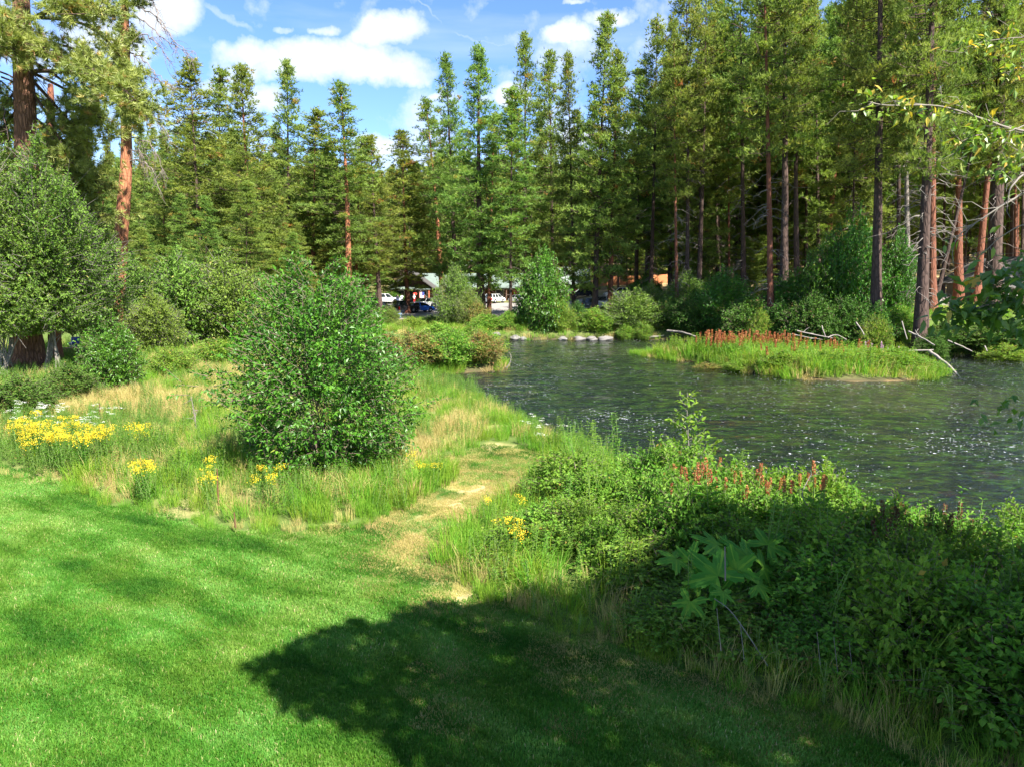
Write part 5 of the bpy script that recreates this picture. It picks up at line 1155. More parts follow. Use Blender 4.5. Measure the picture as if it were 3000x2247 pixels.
def near_trunk(px_pts, r, parent, mat, origin):
    P = px_path(px_pts, 5) - np.array(origin); mb = MB(); n = 26; k = len(P)
    rr = np.interp(np.linspace(0, 1, k), np.linspace(0, 1, len(r)), r)
    tube(mb, P, rr, n, 0, .5, True, jitter=.035); return mb.obj('trunk', [mat], parent)
# A: the big old one
A0 = AT(78, 1085, 33); oa = np.array((A0.x, 33, 0.0)); pa_ = thing('old_pine', 'huge old pine with flared red bark base and long needled boughs at the left edge', 'tree', tuple(oa))
near_trunk([(80, 1100, 33), (84, 1040, 33), (80, 900, 33), (76, 420, 33), (68, 200, 33), (62, 0, 33), (55, -250, 33), (52, -420, 33)], [1.15, .70, .54, .46, .40, .33, .26, .10], pa_, 'bark_old', oa)
wd2, nd2 = MB(), MB()
for pts, r_, nt, spd, st_ in (
    ([(68, 70, 33), (180, 20, 31.5), (285, 45, 30.5)], .10, 330, .62, .25), ([(64, -40, 33), (170, -30, 32), (262, 10, 31)], .10, 300, .65, .2), ([(72, 150, 33), (190, 175, 31.5), (310, 225, 30.5), (398, 295, 30)], .11, 420, .60, .2),
    ([(75, 210, 33), (210, 215, 31.6), (330, 270, 30.8), (412, 345, 30.4)], .10, 330, .5, .35),
    ([(68, 80, 33), (10, 95, 32), (-60, 150, 31)], .10, 300, .6, .15), ([(70, 190, 33), (30, 120, 31), (-10, 70, 30)], .09, 300, .65, .3), ([(74, 60, 33), (60, 110, 31.5), (40, 150, 30.5)], .07, 160, .5, .3), ([(80, 170, 33), (100, 150, 31.5), (130, 140, 30.5)], .06, 130, .45, .2),
    ([(78, 170, 33), (200, 250, 33.5), (300, 350, 34)], .09, 200, .5, .35), ([(84, 225, 33), (180, 330, 33.5), (270, 440, 34)], .09, 210, .55, .3), ([(82, 250, 33), (150, 360, 33), (205, 480, 33)], .07, 120, .5, .4), ([(88, 210, 33), (250, 300, 34), (320, 400, 35)], .08, 140, .45, .5),
    ([(75, 50, 33), (240, 70, 34), (340, 150, 35), (385, 240, 35.5)], .09, 260, .5, .45), ([(75, 110, 33), (230, 150, 35), (330, 230, 36)], .08, 180, .5, .45), ([(80, 330, 33), (200, 430, 34.5), (300, 560, 36)], .08, 260, .7, .4), ([(85, 380, 33), (190, 520, 35), (290, 640, 36)], .08, 240, .7, .4),
    ([(70, 300, 33), (0, 380, 33.5), (-70, 430, 34)], .08, 200, .5, .3), ([(74, 230, 33), (20, 300, 33), (-40, 380, 33)], .07, 160, .5, .3), ([(60, -120, 33), (160, -160, 32), (300, -120, 31)], .09, 200, .6, .2), ([(60, -200, 33), (-60, -160, 32), (-150, -100, 31)], .09, 160, .6, .2), ([(56, -260, 33), (120, -300, 33)], .06, 160, .7, .1), ([(56, -300, 33), (60, -420, 33)], .05, 160, .8, .1)):
    tufted(wd2, nd2, px_path(pts) - oa, r_, int(nt * 1.15), spd * 1.15, st_)
for _ in range(26):     # bare dead limbs
    z_ = rng.uniform(8, 17); az = rng.uniform(0, 6.28); Lb = rng.uniform(1.2, 3.2); d = np.array([math.cos(az), math.sin(az), -.25]); q = np.linspace(0, 1, 6)[:, None]
    P = np.array([.1, 0, z_]) + d * q * Lb - np.array([0, 0, .5 * Lb]) * q ** 2 + rng.normal(0, .05, (6, 3)); tube(wd2, P, np.linspace(.045, .01, 6), 4, 0)
    for s in range(4): j = rng.integers(1, 6); sticks(wd2, P[j][None], (P[j] + rng.normal(0, .35, 3) + [0, 0, -.2])[None], .014, .006, 0)
nd2.obj('needles', ['pine_near'], pa_); wd2.obj('bough', ['bark_dark'], pa_)['kind'] = 'stuff'
# second trunk, and the pale fallen trunk between
A1 = AT(165, 1070, 34); o1 = np.array((A1.x, 34, 0.0)); pb_ = thing('old_pine', 'second old pine trunk, dark and shaded, under the willow tree', 'tree', tuple(o1))
near_trunk([(165, 1085, 34), (163, 1040, 34), (160, 980, 34), (158, 800, 34), (150, 400, 36), (148, 250, 37)], [.50, .34, .28, .26, .22, .12], pb_, 'bark_red', o1)
wd3, nd3 = MB(), MB()
for q in range(9):
    yy_ = 300 + q * 40; s_ = 1 if q % 2 else -1; tufted(wd3, nd3, px_path([(150, yy_, 36), (150 + s_ * 60, yy_ - 10, 36.5), (150 + s_ * 115, yy_ + 20, 37)]) - o1, .06, 160, .5, .3, .35)
nd3.obj('needles', ['pine_near'], pb_); wd3.obj('bough', ['bark_dark'], pb_)['kind'] = 'stuff'
limb('willow_log', [(108, 1098, 31.5), (138, 1068, 31.8), (150, 1020, 32.2), (152, 985, 32.5)], .13, .09, 'bark_grey', 'pale leaning willow stem between the two old trunks', 'tree', n=9)
limb('willow_log', [(5, 1100, 30), (25, 1050, 30.4), (35, 990, 30.8)], .12, .09, 'bark_grey', 'grey willow stem left of the huge old pine', 'tree', n=9)
# B: leaning orange pine
B0 = AT(330, 1040, 41); ob = np.array((B0.x, 41, 0.0)); pc_ = thing('leaning_pine', 'leaning ponderosa with bare orange bark and drooping dead branches', 'tree', tuple(ob))
near_trunk([(328, 1045, 41), (336, 960, 41), (346, 860, 41), (359, 640, 41), (370, 480, 41), (369, 300, 41), (367, 130, 41), (364, 0, 41), (360, -180, 41), (358, -330, 41)], [.46, .40, .38, .36, .31, .26, .23, .19, .13, .05], pc_, 'bark_orange', ob)
wd4, nd4 = MB(), MB()
for pts, r_, nt, spd in (([(364, 10, 41), (400, 15, 40.6)], .03, 90, .35), ([(366, 60, 41), (345, 40, 40.5), (330, 60, 40.3)], .03, 70, .3), ([(368, 150, 41), (385, 110, 40.6)], .03, 90, .3), ([(370, 200, 41), (350, 170, 40.5)], .03, 90, .35), ([(371, 260, 41), (395, 230, 40.6), (405, 250, 40.6)], .03, 80, .3),
        ([(370, 320, 41), (395, 330, 40.4), (412, 375, 40.3)], .03, 120, .3), ([(370, 370, 41), (385, 350, 40.4), (405, 380, 40.3)], .03, 110, .3), ([(363, -60, 41), (420, -90, 40), (470, -60, 40)], .05, 160, .6), ([(362, -110, 41), (300, -130, 41)], .05, 160, .6), ([(359, -200, 41), (358, -330, 41)], .05, 260, .9), ([(368, 120, 41), (355, 90, 41.5)], .03, 80, .35)):
    tufted(wd4, nd4, px_path(pts) - ob, r_, nt, spd, .3, .35)
nd4.obj('needles', ['pine_near'], pc_); wd4.obj('bough', ['bark_dark'], pc_)['kind'] = 'stuff'
dd = MB()
for pts in ([(368, 10, 41), (430, 30, 40.5), (480, 80, 40), (520, 130, 39.7), (572, 155, 39.5)], [(368, 40, 41), (420, 60, 40.5), (465, 100, 40), (520, 140, 39.8), (560, 175, 39.6)], [(367, -20, 41), (440, 0, 40.5), (470, 60, 40), (490, 110, 40)], [(370, 90, 41), (420, 100, 40.5), (460, 130, 40), (490, 170, 40)],
            [(371, 150, 41), (420, 175, 40.5), (460, 215, 40), (495, 260, 39.8)], [(371, 200, 41), (430, 215, 40.5), (470, 240, 40.2), (500, 250, 40)], [(370, 280, 41), (420, 290, 40.6), (460, 330, 40.3), (490, 400, 40.2)], [(369, 320, 41), (430, 330, 40.6), (470, 370, 40.3)], [(366, 405, 41), (410, 410, 40.6), (455, 440, 40.3), (475, 500, 40.2)],
            [(365, 445, 41), (400, 445, 40.6), (440, 460, 40.3)], [(364, 470, 41), (405, 470, 40.6), (440, 490, 40.3), (460, 540, 40.2)], [(366, 20, 41), (340, 20, 41), (310, 60, 41), (300, 20, 41)], [(366, -10, 41), (330, -5, 41), (305, 30, 41)], [(368, 130, 41), (350, 150, 41), (340, 200, 41)]):
    P = px_path(pts, 5) - ob; P[1:-1] += rng.normal(0, .06, P[1:-1].shape); tube(dd, P, np.linspace(.045, .012, len(P)), 5, 0)
    for s in range(26):
        j = rng.integers(3, len(P)); L = rng.uniform(.3, 1.3); d = nrm(P[j] - P[max(j - 3, 0)]); c = P[j].copy(); r_ = .016
        for seg in range(4):
            dn = nrm(d + rng.normal(0, .5, 3) + np.array([0, 0, -.55])); e = c + dn * L / 4; sticks(dd, c[None], e[None], r_, r_ * .75, 0); d, c, r_ = dn, e, r_ * .8
            if rng.random() < .5: sticks(dd, c[None], (c + nrm(rng.normal(0, 1, 3) + d) * L * .16)[None], r_, r_ * .5, 0)
dd.obj('dead_branch', ['twig_dead'], pc_)
print('old pines', round(time.time() - T0, 1))

# ------------------------------------------------------------------ the big tree by the right edge whose crown throws the shade
tb = (13.5, 1.5); trt = thing('shade_tree', 'broad leaved tree whose lit and shaded branches hang in from the right edge', 'tree', (*tb, 0.0)); ot = np.array((*tb, 0.0))
mb = MB(); tube(mb, [(0, 0, -.3), (.1, .1, 2), (-.1, .2, 4.5), (-.3, .3, 7.5), (-.3, .2, 10)], [.55, .38, .32, .24, .12], 14, 0, jitter=.06); mb.obj('trunk', ['bark_grey'], trt)
SG = [G(*q)[:2] for q in ((690, 1965), (850, 1888), (960, 1848), (1040, 1800), (1110, 1822), (1180, 1776), (1290, 1768), (1400, 1775), (1560, 1735))]
off1 = np.array((SUN.x, SUN.y)) / SUN.z
for q in ((1720, 1600), (1960, 1560), (2030, 1470), (2200, 1462), (2420, 1452), (2650, 1500), (2900, 1540), (2960, 1640), (2990, 1560), (3100, 1560)):
    g_ = np.array(G(*q, 1.0)[:2]) - off1 * 1.0; SG.append(tuple(g_))
SG += [(9.5, 6.5), (9.0, 2.0), (3.0, 2.4), G(1280, 2300)[:2], G(1170, 2240)[:2], G(1090, 2160)[:2], G(960, 2120)[:2], G(850, 2085)[:2], G(780, 2020)[:2]]
SGa = np.array(SG); lo, hi = SGa.min(0), SGa.max(0)
N_ = 60000; Q = np.stack([rng.uniform(lo[0], hi[0], N_), rng.uniform(lo[1], hi[1], N_)], 1); ds = sdf(Q, SG)
hz_ = rng.uniform(7.2, 12.0, N_) + 1.2 * np.sin(Q[:, 0] * .9)
Q3 = np.stack([Q[:, 0], Q[:, 1], np.zeros(N_)], 1) + hz_[:, None] * np.array((SUN.x, SUN.y, SUN.z)) / SUN.z
kq = ds < -.04 + .10 * (vnoise(Q[:, 0], Q[:, 1], 1.5, 70) - .5); Q3, Qk = Q3[kq], Q[kq]
px, py, d_ = PXY(Q3); kq = ~((d_ > 0) & (px < 3080) & (py > -60) & (px > -100)); Q3 = Q3[kq]
nl = min(len(Q3), 27000); Q3 = Q3[rng.permutation(len(Q3))[:nl]]
cm = MB(); leaves(cm, Q3 - ot, rdir(nl), nrm(rng.normal(0, .5, (nl, 3)) + [0, 0, 1]), .19, .125, rng.uniform(.2, .8, nl), 0)
wk = Q3[rng.permutation(nl)[:240]] - ot; wj = np.array([[-.1, .2, 5.0]]) + rng.normal(0, .3, (240, 3)) * [1, 1, 3]; sticks(cm, wj, wk, .06, .012, 1)
c_ = cm.obj('crown', ['alder', 'bark_grey'], trt); c_['kind'] = 'stuff'
M['cherry'] = leaf_mat('hanging_leaves', [(0, (.06, .13, .025)), (.5, (.11, .20, .035)), (.8, (.19, .27, .04)), (1, (.45, .30, .04))], .42, .4, .5, .1)
nleaf = [0]
def branch_right(pts, r_, bunches, Ls, tint=.5, twigs=8, D_=0, mat='twig_grey', per=(3, 6)):
    P = px_path(pts, 5) - ot; mb = MB(); tube(mb, P, np.linspace(r_ * .7, r_ * .22, len(P)), 6, 0)
    for s in range(twigs):
        j = rng.integers(2, len(P)); d = nrm(P[j] - P[j - 2]); c = P[j].copy(); rr = r_ * .3; L = rng.uniform(.08, .30)
        for g_ in range(3): dn = nrm(d + rng.normal(0, .5, 3)); e = c + dn * L / 2; sticks(mb, c[None], e[None], rr, rr * .7, 0); c, d, rr = e, dn, rr * .7
    mb.obj('limb', [mat], trt)
    m_ = bunches * 9; f = rng.uniform(.42, 1.02, m_) * (len(P) - 1); i0 = np.minimum(f.astype(int), len(P) - 2); c = P[i0] + (P[i0 + 1] - P[i0]) * (f - i0)[:, None] + rng.normal(0, .075, (m_, 3))
    if bunches > 2:
        ex = MB(); leaves(ex, c, nrm(nrm(P[-1] - P[0]) * .5 + rng.normal(0, .6, (m_, 3)) + [0, 0, -.25]), nrm(rng.normal(0, .4, (m_, 3)) + [0, -.2, 1]), Ls * rng.uniform(.6, 1.1, m_), Ls * .45, np.clip(rng.normal(tint, .2, m_), 0, .95), 0, .15, .2)
        e_ = ex.obj('foliage', ['cherry'], trt); e_['kind'] = 'stuff'
    for s in range(bunches):
        f = rng.uniform(.42, 1.0); j = min(int(f * (len(P) - 1)), len(P) - 2); c = P[j] + rng.normal(0, .06, 3)
        tw = nrm(P[-1] - P[0]) * .6 + rng.normal(0, .4, 3)
        for g_ in range(int(rng.integers(*per))):
            if nleaf[0] >= 290: return
            c2 = c + nrm(tw) * .05 * g_; dl_ = nrm(tw * .7 + rng.normal(0, .7, 3) + [0, 0, -.25])
            place_leaf(trt, c2, dl_, (rng.normal(0, .35), rng.normal(0, .35) - .25, 1), Ls * rng.uniform(.7, 1.15), 'cherry', float(np.clip(rng.normal(tint, .15), 0, 1)) if rng.random() > .03 else 1.0, 'leaf', .46); nleaf[0] += 1
branch_right([(3300, 420, 6.6), (3000, 385, 6.2), (2880, 350, 6.0), (2750, 312, 6.0), (2600, 310, 6.0), (2540, 298, 6.0)], .017, 9, .085, .7, 14)
branch_right([(3300, 330, 6.4), (3060, 350, 6.1), (2960, 385, 6.0), (2850, 400, 5.9), (2815, 430, 5.9)], .012, 9, .085, .65, 12)
branch_right([(3300, 460, 6.4), (3060, 450, 6.1), (2960, 480, 6.0), (2930, 505, 6.0)], .010, 7, .085, .6, 8)
branch_right([(3300, 120, 6.6), (3040, 110, 6.3), (2900, 120, 6.2), (2830, 140, 6.2)], .010, 8, .08, .75, 6)
branch_right([(3300, 240, 6.6), (3040, 200, 6.3), (2960, 210, 6.2)], .010, 6, .08, .7, 6)
branch_right([(3300, 560, 5.9), (3040, 560, 5.7), (2960, 590, 5.6), (2880, 640, 5.6), (2810, 690, 5.6), (2790, 740, 5.6)], .015, 1, .08, .5, 20)
branch_right([(3300, 520, 5.9), (3040, 505, 5.7), (2970, 540, 5.6), (2955, 580, 5.6), (2975, 600, 5.6)], .016, 1, .08, .5, 8)
branch_right([(3300, 640, 5.9), (3040, 650, 5.7), (2940, 690, 5.6), (2895, 730, 5.6)], .010, 2, .085, .5, 12)
branch_right([(3300, 900, 5.0), (3080, 870, 4.8), (2960, 880, 4.7), (2850, 905, 4.7), (2800, 915, 4.7)], .013, 15, .105, .25, 8, per=(3, 6))
branch_right([(3300, 760, 5.0), (3080, 790, 4.8), (2980, 810, 4.7), (2900, 850, 4.7)], .012, 12, .105, .3, 8)
branch_right([(3300, 930, 5.0), (3080, 930, 4.8), (2980, 940, 4.7), (2900, 945, 4.7)], .010, 11, .10, .2, 6)
branch_right([(3300, 1180, 4.6), (3080, 1190, 4.5), (2990, 1196, 4.4), (2935, 1204, 4.4)], .007, 3, .085, .3, 2, per=(2, 4))
print('shade tree', nleaf[0], round(time.time() - T0, 1))

# ------------------------------------------------------------------ buildings
M['logwall'] = plain('dark_log_wall', (.10, .055, .035), .8, noise=.3, nscale=3, bump=.4)
M['roofgreen'] = plain('pale_green_metal_roof', (.13, .165, .14), .6, noise=.25, nscale=1.2)
M['roofdark'] = plain('dark_shingle_roof', (.07, .065, .06), .85, noise=.3, nscale=4)
M['roofpale'] = plain('pale_green_canvas_roof', (.20, .24, .21), .7, noise=.1, nscale=1)
M['fencewood'] = plain('orange_fence_board', (.42, .17, .07), .8, noise=.3, nscale=3)
M['glass'] = plain('window_glass', (.02, .025, .03), .08, .8, noise=.1)
M['trimwhite'] = plain('white_trim', (.6, .6, .57), .6, noise=.05)
M['siding'] = plain('grey_blue_siding', (.16, .17, .18), .75, noise=.2, nscale=4)
M['neon'] = plain('red_neon_tube', (.6, .02, .02), .5, emit=((1.0, .03, .02), 2.2))
M['redcloth'] = plain('red_cloth', (.5, .02, .025), .8); M['whitecloth'] = plain('white_cloth', (.75, .74, .72), .8); M['bluecloth'] = plain('navy_cloth', (.03, .06, .22), .8)
M['concrete'] = plain('pale_concrete', (.38, .36, .33), .85, noise=.2)
M['redwood'] = plain('red_stained_wood', (.30, .09, .045), .6, noise=.2); M['greyplastic'] = plain('grey_plastic', (.22, .25, .27), .5)
def bpart(name, parent, fn, mats):
    mb = MB(); fn(mb); return mb.obj(name, mats, parent)
def quad(mb, a, b, c, d, t=.1, mat=0):
    """slab of thickness t under a quad"""
    V = np.array([a, b, c, d], float); n = np.cross(V[1] - V[0], V[3] - V[0]); n = n / np.linalg.norm(n) * t; W_ = V - n
    mb.add(np.vstack([V, W_]), [[0, 1, 2, 3], [7, 6, 5, 4], [0, 4, 5, 1], [1, 5, 6, 2], [2, 6, 7, 3], [3, 7, 4, 0]], .5, mat)
def gable(label, name, cx, cy, z0, w, d, eave, ridge, wall, roof, over=.7, rz=0.0, cat='building', wins=(), doors=(), porch=0.0):
    o = thing(name, label, cat, (cx, cy, z0), rz)
    def walls(mb):
        box(mb, (0, 0, eave / 2), (w, d, eave))
        for s in (-1, 1): mb.add([(s * w / 2, -d / 2, eave), (s * w / 2, d / 2, eave), (s * w / 2, 0, ridge - .12)], [[0, 1, 2]])
    bpart('wall', o, walls, [wall]); W = w / 2 + over; D = d / 2 + over; ze = eave - (ridge - eave) * over / (d / 2)
    for s in (-1, 1):
        r_ = bpart('roof', o, lambda mb: quad(mb, (-W * s, s * D, ze), (W * s, s * D, ze), (W * s, 0, ridge), (-W * s, 0, ridge), .14), [roof])
    for (wx, wz, ww, wh) in wins:
        f = bpart('window', o, lambda mb: box(mb, (wx, -d / 2 - .03, wz), (ww + .2, .08, wh + .2)), ['trimwhite'])
        bpart('pane', f, lambda mb: box(mb, (wx, -d / 2 - .08, wz), (ww, .04, wh)), ['glass'])
    for (wx, ww) in doors: bpart('door', o, lambda mb: box(mb, (wx, -d / 2 - .04, 1.05), (ww, .08, 2.1)), ['redwood'])
    if porch:
        k = max(2, int(w / 3.2))
        for q in range(k + 1): bpart('post', o, lambda mb: box(mb, (-w / 2 + q * w / k, -d / 2 - porch, eave * .46), (.2, .2, eave * .92)), [wall])
        bpart('porch_roof', o, lambda mb: quad(mb, (-W, -d / 2 - porch - .4, eave * .93), (W, -d / 2 - porch - .4, eave * .93), (W, -d / 2 + .05, eave + .25), (-W, -d / 2 + .05, eave + .25), .12), [roof])
    return o
zl = gz(-8, 142)
lodge = gable('long low lodge with a pale green roof behind the parked cars', 'lodge', -4.5, 147, zl, 27, 10, 2.7, 5.4, 'logwall', 'roofgreen', 1.0, 0, 'lodge', [(-9, 1.5, 1.4, 1.1), (-4, 1.5, 1.4, 1.1), (2, 1.5, 1.6, 1.1), (8, 1.5, 1.6, 1.1)], [(-6.5, 1.0), (5.0, 1.0)], 2.2)
st = thing('store', 'dark gabled store front with a glowing red sign under its porch', 'store', (-19.5, 134, gz(-19.5, 134)))
bpart('wall', st, lambda mb: (box(mb, (0, 3.0, 1.5), (7.4, 6, 3.0)), mb.add([(-3.7, 0, 3.0), (3.7, 0, 3.0), (0, 0, 5.6)], [[0, 1, 2]])), ['logwall'])
for s in (-1, 1): bpart('roof', st, lambda mb: quad(mb, (s * 4.6, 6.5, 2.5), (s * 4.6, -2.4, 2.5), (0, -2.4, 5.9), (0, 6.5, 5.9), .16), ['roofdark'])
for q in (-3.6, 3.6): bpart('post', st, lambda mb: box(mb, (q, -2.0, 1.25), (.26, .26, 2.5)), ['redwood'])
bpart('porch_roof', st, lambda mb: quad(mb, (-3.9, -2.3, 2.5), (3.9, -2.3, 2.5), (3.9, -.05, 3.0), (-3.9, -.05, 3.0), .12), ['roofgreen'])
for q in (-2.2, 2.2):
    f = bpart('window', st, lambda mb: box(mb, (q, -.04, 1.55), (1.6, .08, 1.3)), ['trimwhite']); bpart('pane', f, lambda mb: box(mb, (q, -.09, 1.55), (1.4, .04, 1.1)), ['glass'])
bpart('door', st, lambda mb: box(mb, (0, -.05, 1.05), (1.1, .08, 2.1)), ['glass'])
sg = AT(1216, 862, 131.6); ns_ = thing('neon_sign', 'small glowing red sign hanging under the store porch', 'sign', tuple(sg))
bpart('board', ns_, lambda mb: box(mb, (0, .03, 0), (.75, .05, .42)), ['logwall'])
def neon(mb):
    th_ = np.linspace(0, 2 * math.pi, 17); tube(mb, np.stack([.32 * np.cos(th_), -.03 + 0 * th_, .15 * np.sin(th_)], 1), [.022] * 17, 5, 0)
    for q in (-.15, -.05, .05, .15): tube(mb, [(q, -.03, -.07), (q, -.03, .07)], [.022] * 2, 5, 0)
bpart('neon_tube', ns_, neon, ['neon'])
bpart('bracket', ns_, lambda mb: tube(mb, [(0, .03, .2), (0, .03, .9)], [.015] * 2, 4), ['logwall'])
# hanging flag
fa = AT(1236, 872, 131.4); fg = thing('flag', 'red and white striped flag with a blue corner hanging from a slanting pole', 'flag', tuple(fa))
bpart('pole', fg, lambda mb: tube(mb, [(1.1, 1.2, -.3), (0, 0, 1.0), (-.25, -.3, 1.3)], [.02] * 3, 6), ['trimwhite'])
for q in range(13):
    x0_ = -.45 + q * .07
    bpart('stripe', fg, lambda mb: quad(mb, (x0_, .02 * math.sin(q), -.75), (x0_ + .07, .02 * math.sin(q + 1), -.75), (x0_ + .07, .0, .35 if q > 6 else 1.0 - .0), (x0_, 0, .35 if q > 6 else 1.0), .01), ['redcloth' if q % 2 == 0 else 'whitecloth'])
bpart('canton', fg, lambda mb: quad(mb, (.04, -.005, .35), (.46, -.005, .35), (.46, -.005, 1.0), (.04, -.005, 1.0), .01), ['bluecloth'])
g2_ = gable('pale green roofed outbuilding left of the orange fence', 'outbuilding', 12.3, 158, gz(12.3, 158), 9.5, 7, 2.2, 5.6, 'siding', 'roofpale', .6, 0, 'building', [(-1.5, 1.3, 1.2, .9)], [(2.0, .9)])
tn_ = thing('canvas_shelter', 'pale green pitched shelter roof behind the lodge', 'shelter', (-9.2, 160, gz(-9, 160)))
for s in (-1, 1): bpart('roof', tn_, lambda mb: quad(mb, (s * 3.4, -3 * s, 3.6), (s * 3.4, 3 * s, 3.6), (0, 3 * s, 6.9), (0, -3 * s, 6.9), .06), ['roofpale'])
for q in ((-3.2, -2.8), (3.2, -2.8), (-3.2, 2.8), (3.2, 2.8)): bpart('post', tn_, lambda mb: box(mb, (q[0], q[1], 1.8), (.12, .12, 3.6)), ['trimwhite'])
fz = thing('board_fence', 'orange brown board fence behind the silver pickup', 'fence', (0, 0, 0))
bm_ = MB(); box(bm_, (0, 0, 1.1), (.30, .03, 2.2)); bme = bm_.mesh('fence_board', ['fencewood'])
for q in range(58):
    x0_ = 19.0 + q * .32; y0_ = 158 + .12 * q; o = part('board', bme, fz); o.location = (x0_, y0_, gz(x0_, y0_) - .1 + .03 * math.sin(q * 1.7)); o.rotation_euler = (0, 0, .35 * math.sin(q * 5.1) * .05)
for q in range(9):
    x0_ = 19.0 + q * 2.3; y0_ = 158.1 + .12 * q * 7.2; bpart('post', fz, lambda mb: box(mb, (x0_, y0_, gz(x0_, y0_) + 1.0), (.14, .14, 2.2)), ['fencewood'])
# cabin at the right
kz = gz(54, 78); cab = thing('cabin', 'dark gabled cabin with a covered porch at the right edge, half hidden by leaves', 'cabin', (53.5, 76, kz))
bpart('wall', cab, lambda mb: (box(mb, (2.2, 3, 1.45), (8, 6, 2.9)), mb.add([(-1.8, 0, 2.9), (6.2, 0, 2.9), (2.2, 0, 5.0)], [[0, 1, 2]])), ['siding'])
bpart('roof', cab, lambda mb: quad(mb, (-2.9, 7, 2.3), (-2.9, -1.0, 2.3), (2.2, -1.0, 5.2), (2.2, 7, 5.2), .16), ['roofdark'])
bpart('roof', cab, lambda mb: quad(mb, (2.2, 7, 5.2), (2.2, -1.0, 5.2), (7.2, -1.0, 2.4), (7.2, 7, 2.4), .16), ['roofdark'])
bpart('porch_roof', cab, lambda mb: quad(mb, (-4.0, -2.8, 1.75), (3.0, -2.8, 1.75), (3.0, .4, 3.3), (-1.4, .4, 3.3), .14), ['roofdark'])
for q in (-3.4, -.6, 2.4): bpart('post', cab, lambda mb: box(mb, (q, -2.5, .85), (.16, .16, 1.7)), ['siding'])
for q in (.6, 4.2):
    f = bpart('window', cab, lambda mb: box(mb, (q, -.04, 1.6), (1.5, .08, 1.2)), ['trimwhite']); bpart('pane', f, lambda mb: box(mb, (q, -.09, 1.6), (1.3, .04, 1.0)), ['glass'])
bpart('door', cab, lambda mb: box(mb, (2.4, -.05, 1.05), (.95, .08, 2.1)), ['trimwhite'])
wp = AT(2742, 890, 74); ws_ = thing('ground_hatch', 'low pale pitched cover on the dry clearing beside the leaning pine', 'shelter', (wp.x, 74, gz(wp.x, 74)))
for s in (-1, 1): bpart('panel', ws_, lambda mb: quad(mb, (s * 1.25, -.8 * s, 0), (s * 1.25, .8 * s, 0), (0, .8 * s, 1.0), (0, -.8 * s, 1.0), .06), ['concrete'])
bpart('end_board', ws_, lambda mb: mb.add([(-1.1, -.7, 0), (1.1, -.7, 0), (0, -.7, .9)], [[0, 1, 2]]), ['concrete'])
sp_ = AT(2650, 880, 66); sn = thing('notice_board', 'brown notice board on posts at the end of the bank', 'sign', (sp_.x, 66, gz(sp_.x, 66)))
bpart('panel', sn, lambda mb: box(mb, (0, 0, 1.35), (.55, .06, .75)), ['redwood'])
for q in (-.2, .2): bpart('post', sn, lambda mb: box(mb, (q, .05, .8), (.08, .08, 1.6)), ['redwood'])
# low rail along the clearing
rl = thing('low_rail', 'long low dark rail across the dry clearing', 'fence', (0, 0, 0))
for q in range(9):
    x0_, x1_ = 46 + q * 4.0, 50 + q * 4.0; bpart('rail', rl, lambda mb: tube(mb, [(x0_, 92, gz(x0_, 92) + .45), (x1_ - .05, 92, gz(x1_, 92) + .45)], [.11, .11], 7), ['bark_dark']); bpart('post', rl, lambda mb: box(mb, (x0_, 92.2, gz(x0_, 92) + .2), (.2, .2, .6)), ['bark_dark'])

# ------------------------------------------------------------------ garden table and chair under the willow
tp_ = AT(205, 1040, 41); tb_ = thing('side_table', 'small reddish wooden table on the grass beyond the old pines', 'table', (tp_.x, 41, gz(tp_.x, 41)))
for q in range(5): bpart('slat', tb_, lambda mb: box(mb, (0, -.24 + q * .12, .45), (.74, .11, .03)), ['redwood'])
for a_, b_ in ((-.32, -.24), (.32, -.24), (-.32, .24), (.32, .24)): bpart('leg', tb_, lambda mb: box(mb, (a_, b_, .215), (.06, .06, .43)), ['redwood'])
def lawn_chair(px, D, rz, label):
    p_ = AT(px, 1040, D); c_ = thing('lawn_chair', label, 'chair', (p_.x, D, gz(p_.x, D)), rz)
    bpart('seat', c_, lambda mb: box(mb, (0, 0, .34), (.55, .5, .05)), ['greyplastic'])
    bk = bpart('backrest', c_, lambda mb: quad(mb, (-.27, .24, .36), (.27, .24, .36), (.24, .46, .92), (-.24, .46, .92), .04), ['greyplastic'])
    bpart('cushion', c_, lambda mb: quad(mb, (-.22, .20, .52), (.22, .20, .52), (.2, .40, .90), (-.2, .40, .90), .05), ['bluecloth'])
    for s in (-1, 1):
        bpart('armrest', c_, lambda mb: box(mb, (s * .31, .0, .56), (.1, .55, .03)), ['trimwhite'])
        for b_ in (-.22, .22): bpart('leg', c_, lambda mb: box(mb, (s * .28, b_, .27), (.05, .06, .54)), ['greyplastic'])
lawn_chair(252, 41.3, -.9, 'grey lawn chair with a blue patterned cushion right of the small table'); lawn_chair(224, 43.5, .5, 'pale lawn chair just behind the small red table')

# ------------------------------------------------------------------ vehicles
CARP = {k: plain('car_paint_' + k, c, .25, .5, 0.0, .03, 2, coat=.6) for k, c in dict(white=(.72, .72, .70), silver=(.42, .44, .46), black=(.012, .012, .014), blue=(.02, .11, .50), grey=(.10, .11, .12), red=(.35, .02, .02), palesilver=(.55, .58, .60)).items()}
M['tyre'] = plain('tyre_rubber', (.015, .015, .015), .85); M['rim'] = plain('alloy_rim', (.5, .5, .5), .35, metal=.6); M['taillight'] = plain('red_tail_light', (.6, .01, .01), .25); M['headlight'] = plain('clear_headlight', (.75, .77, .8), .15); M['chrome'] = plain('chrome_trim', (.6, .6, .6), .2, metal=.9); M['carglass'] = plain('car_glass', (.012, .018, .02), .06, .8, noise=.05)
M['plate'] = plain('licence_plate', (.6, .6, .55), .6); M['bedliner'] = plain('black_bed_liner', (.02, .02, .02), .8)
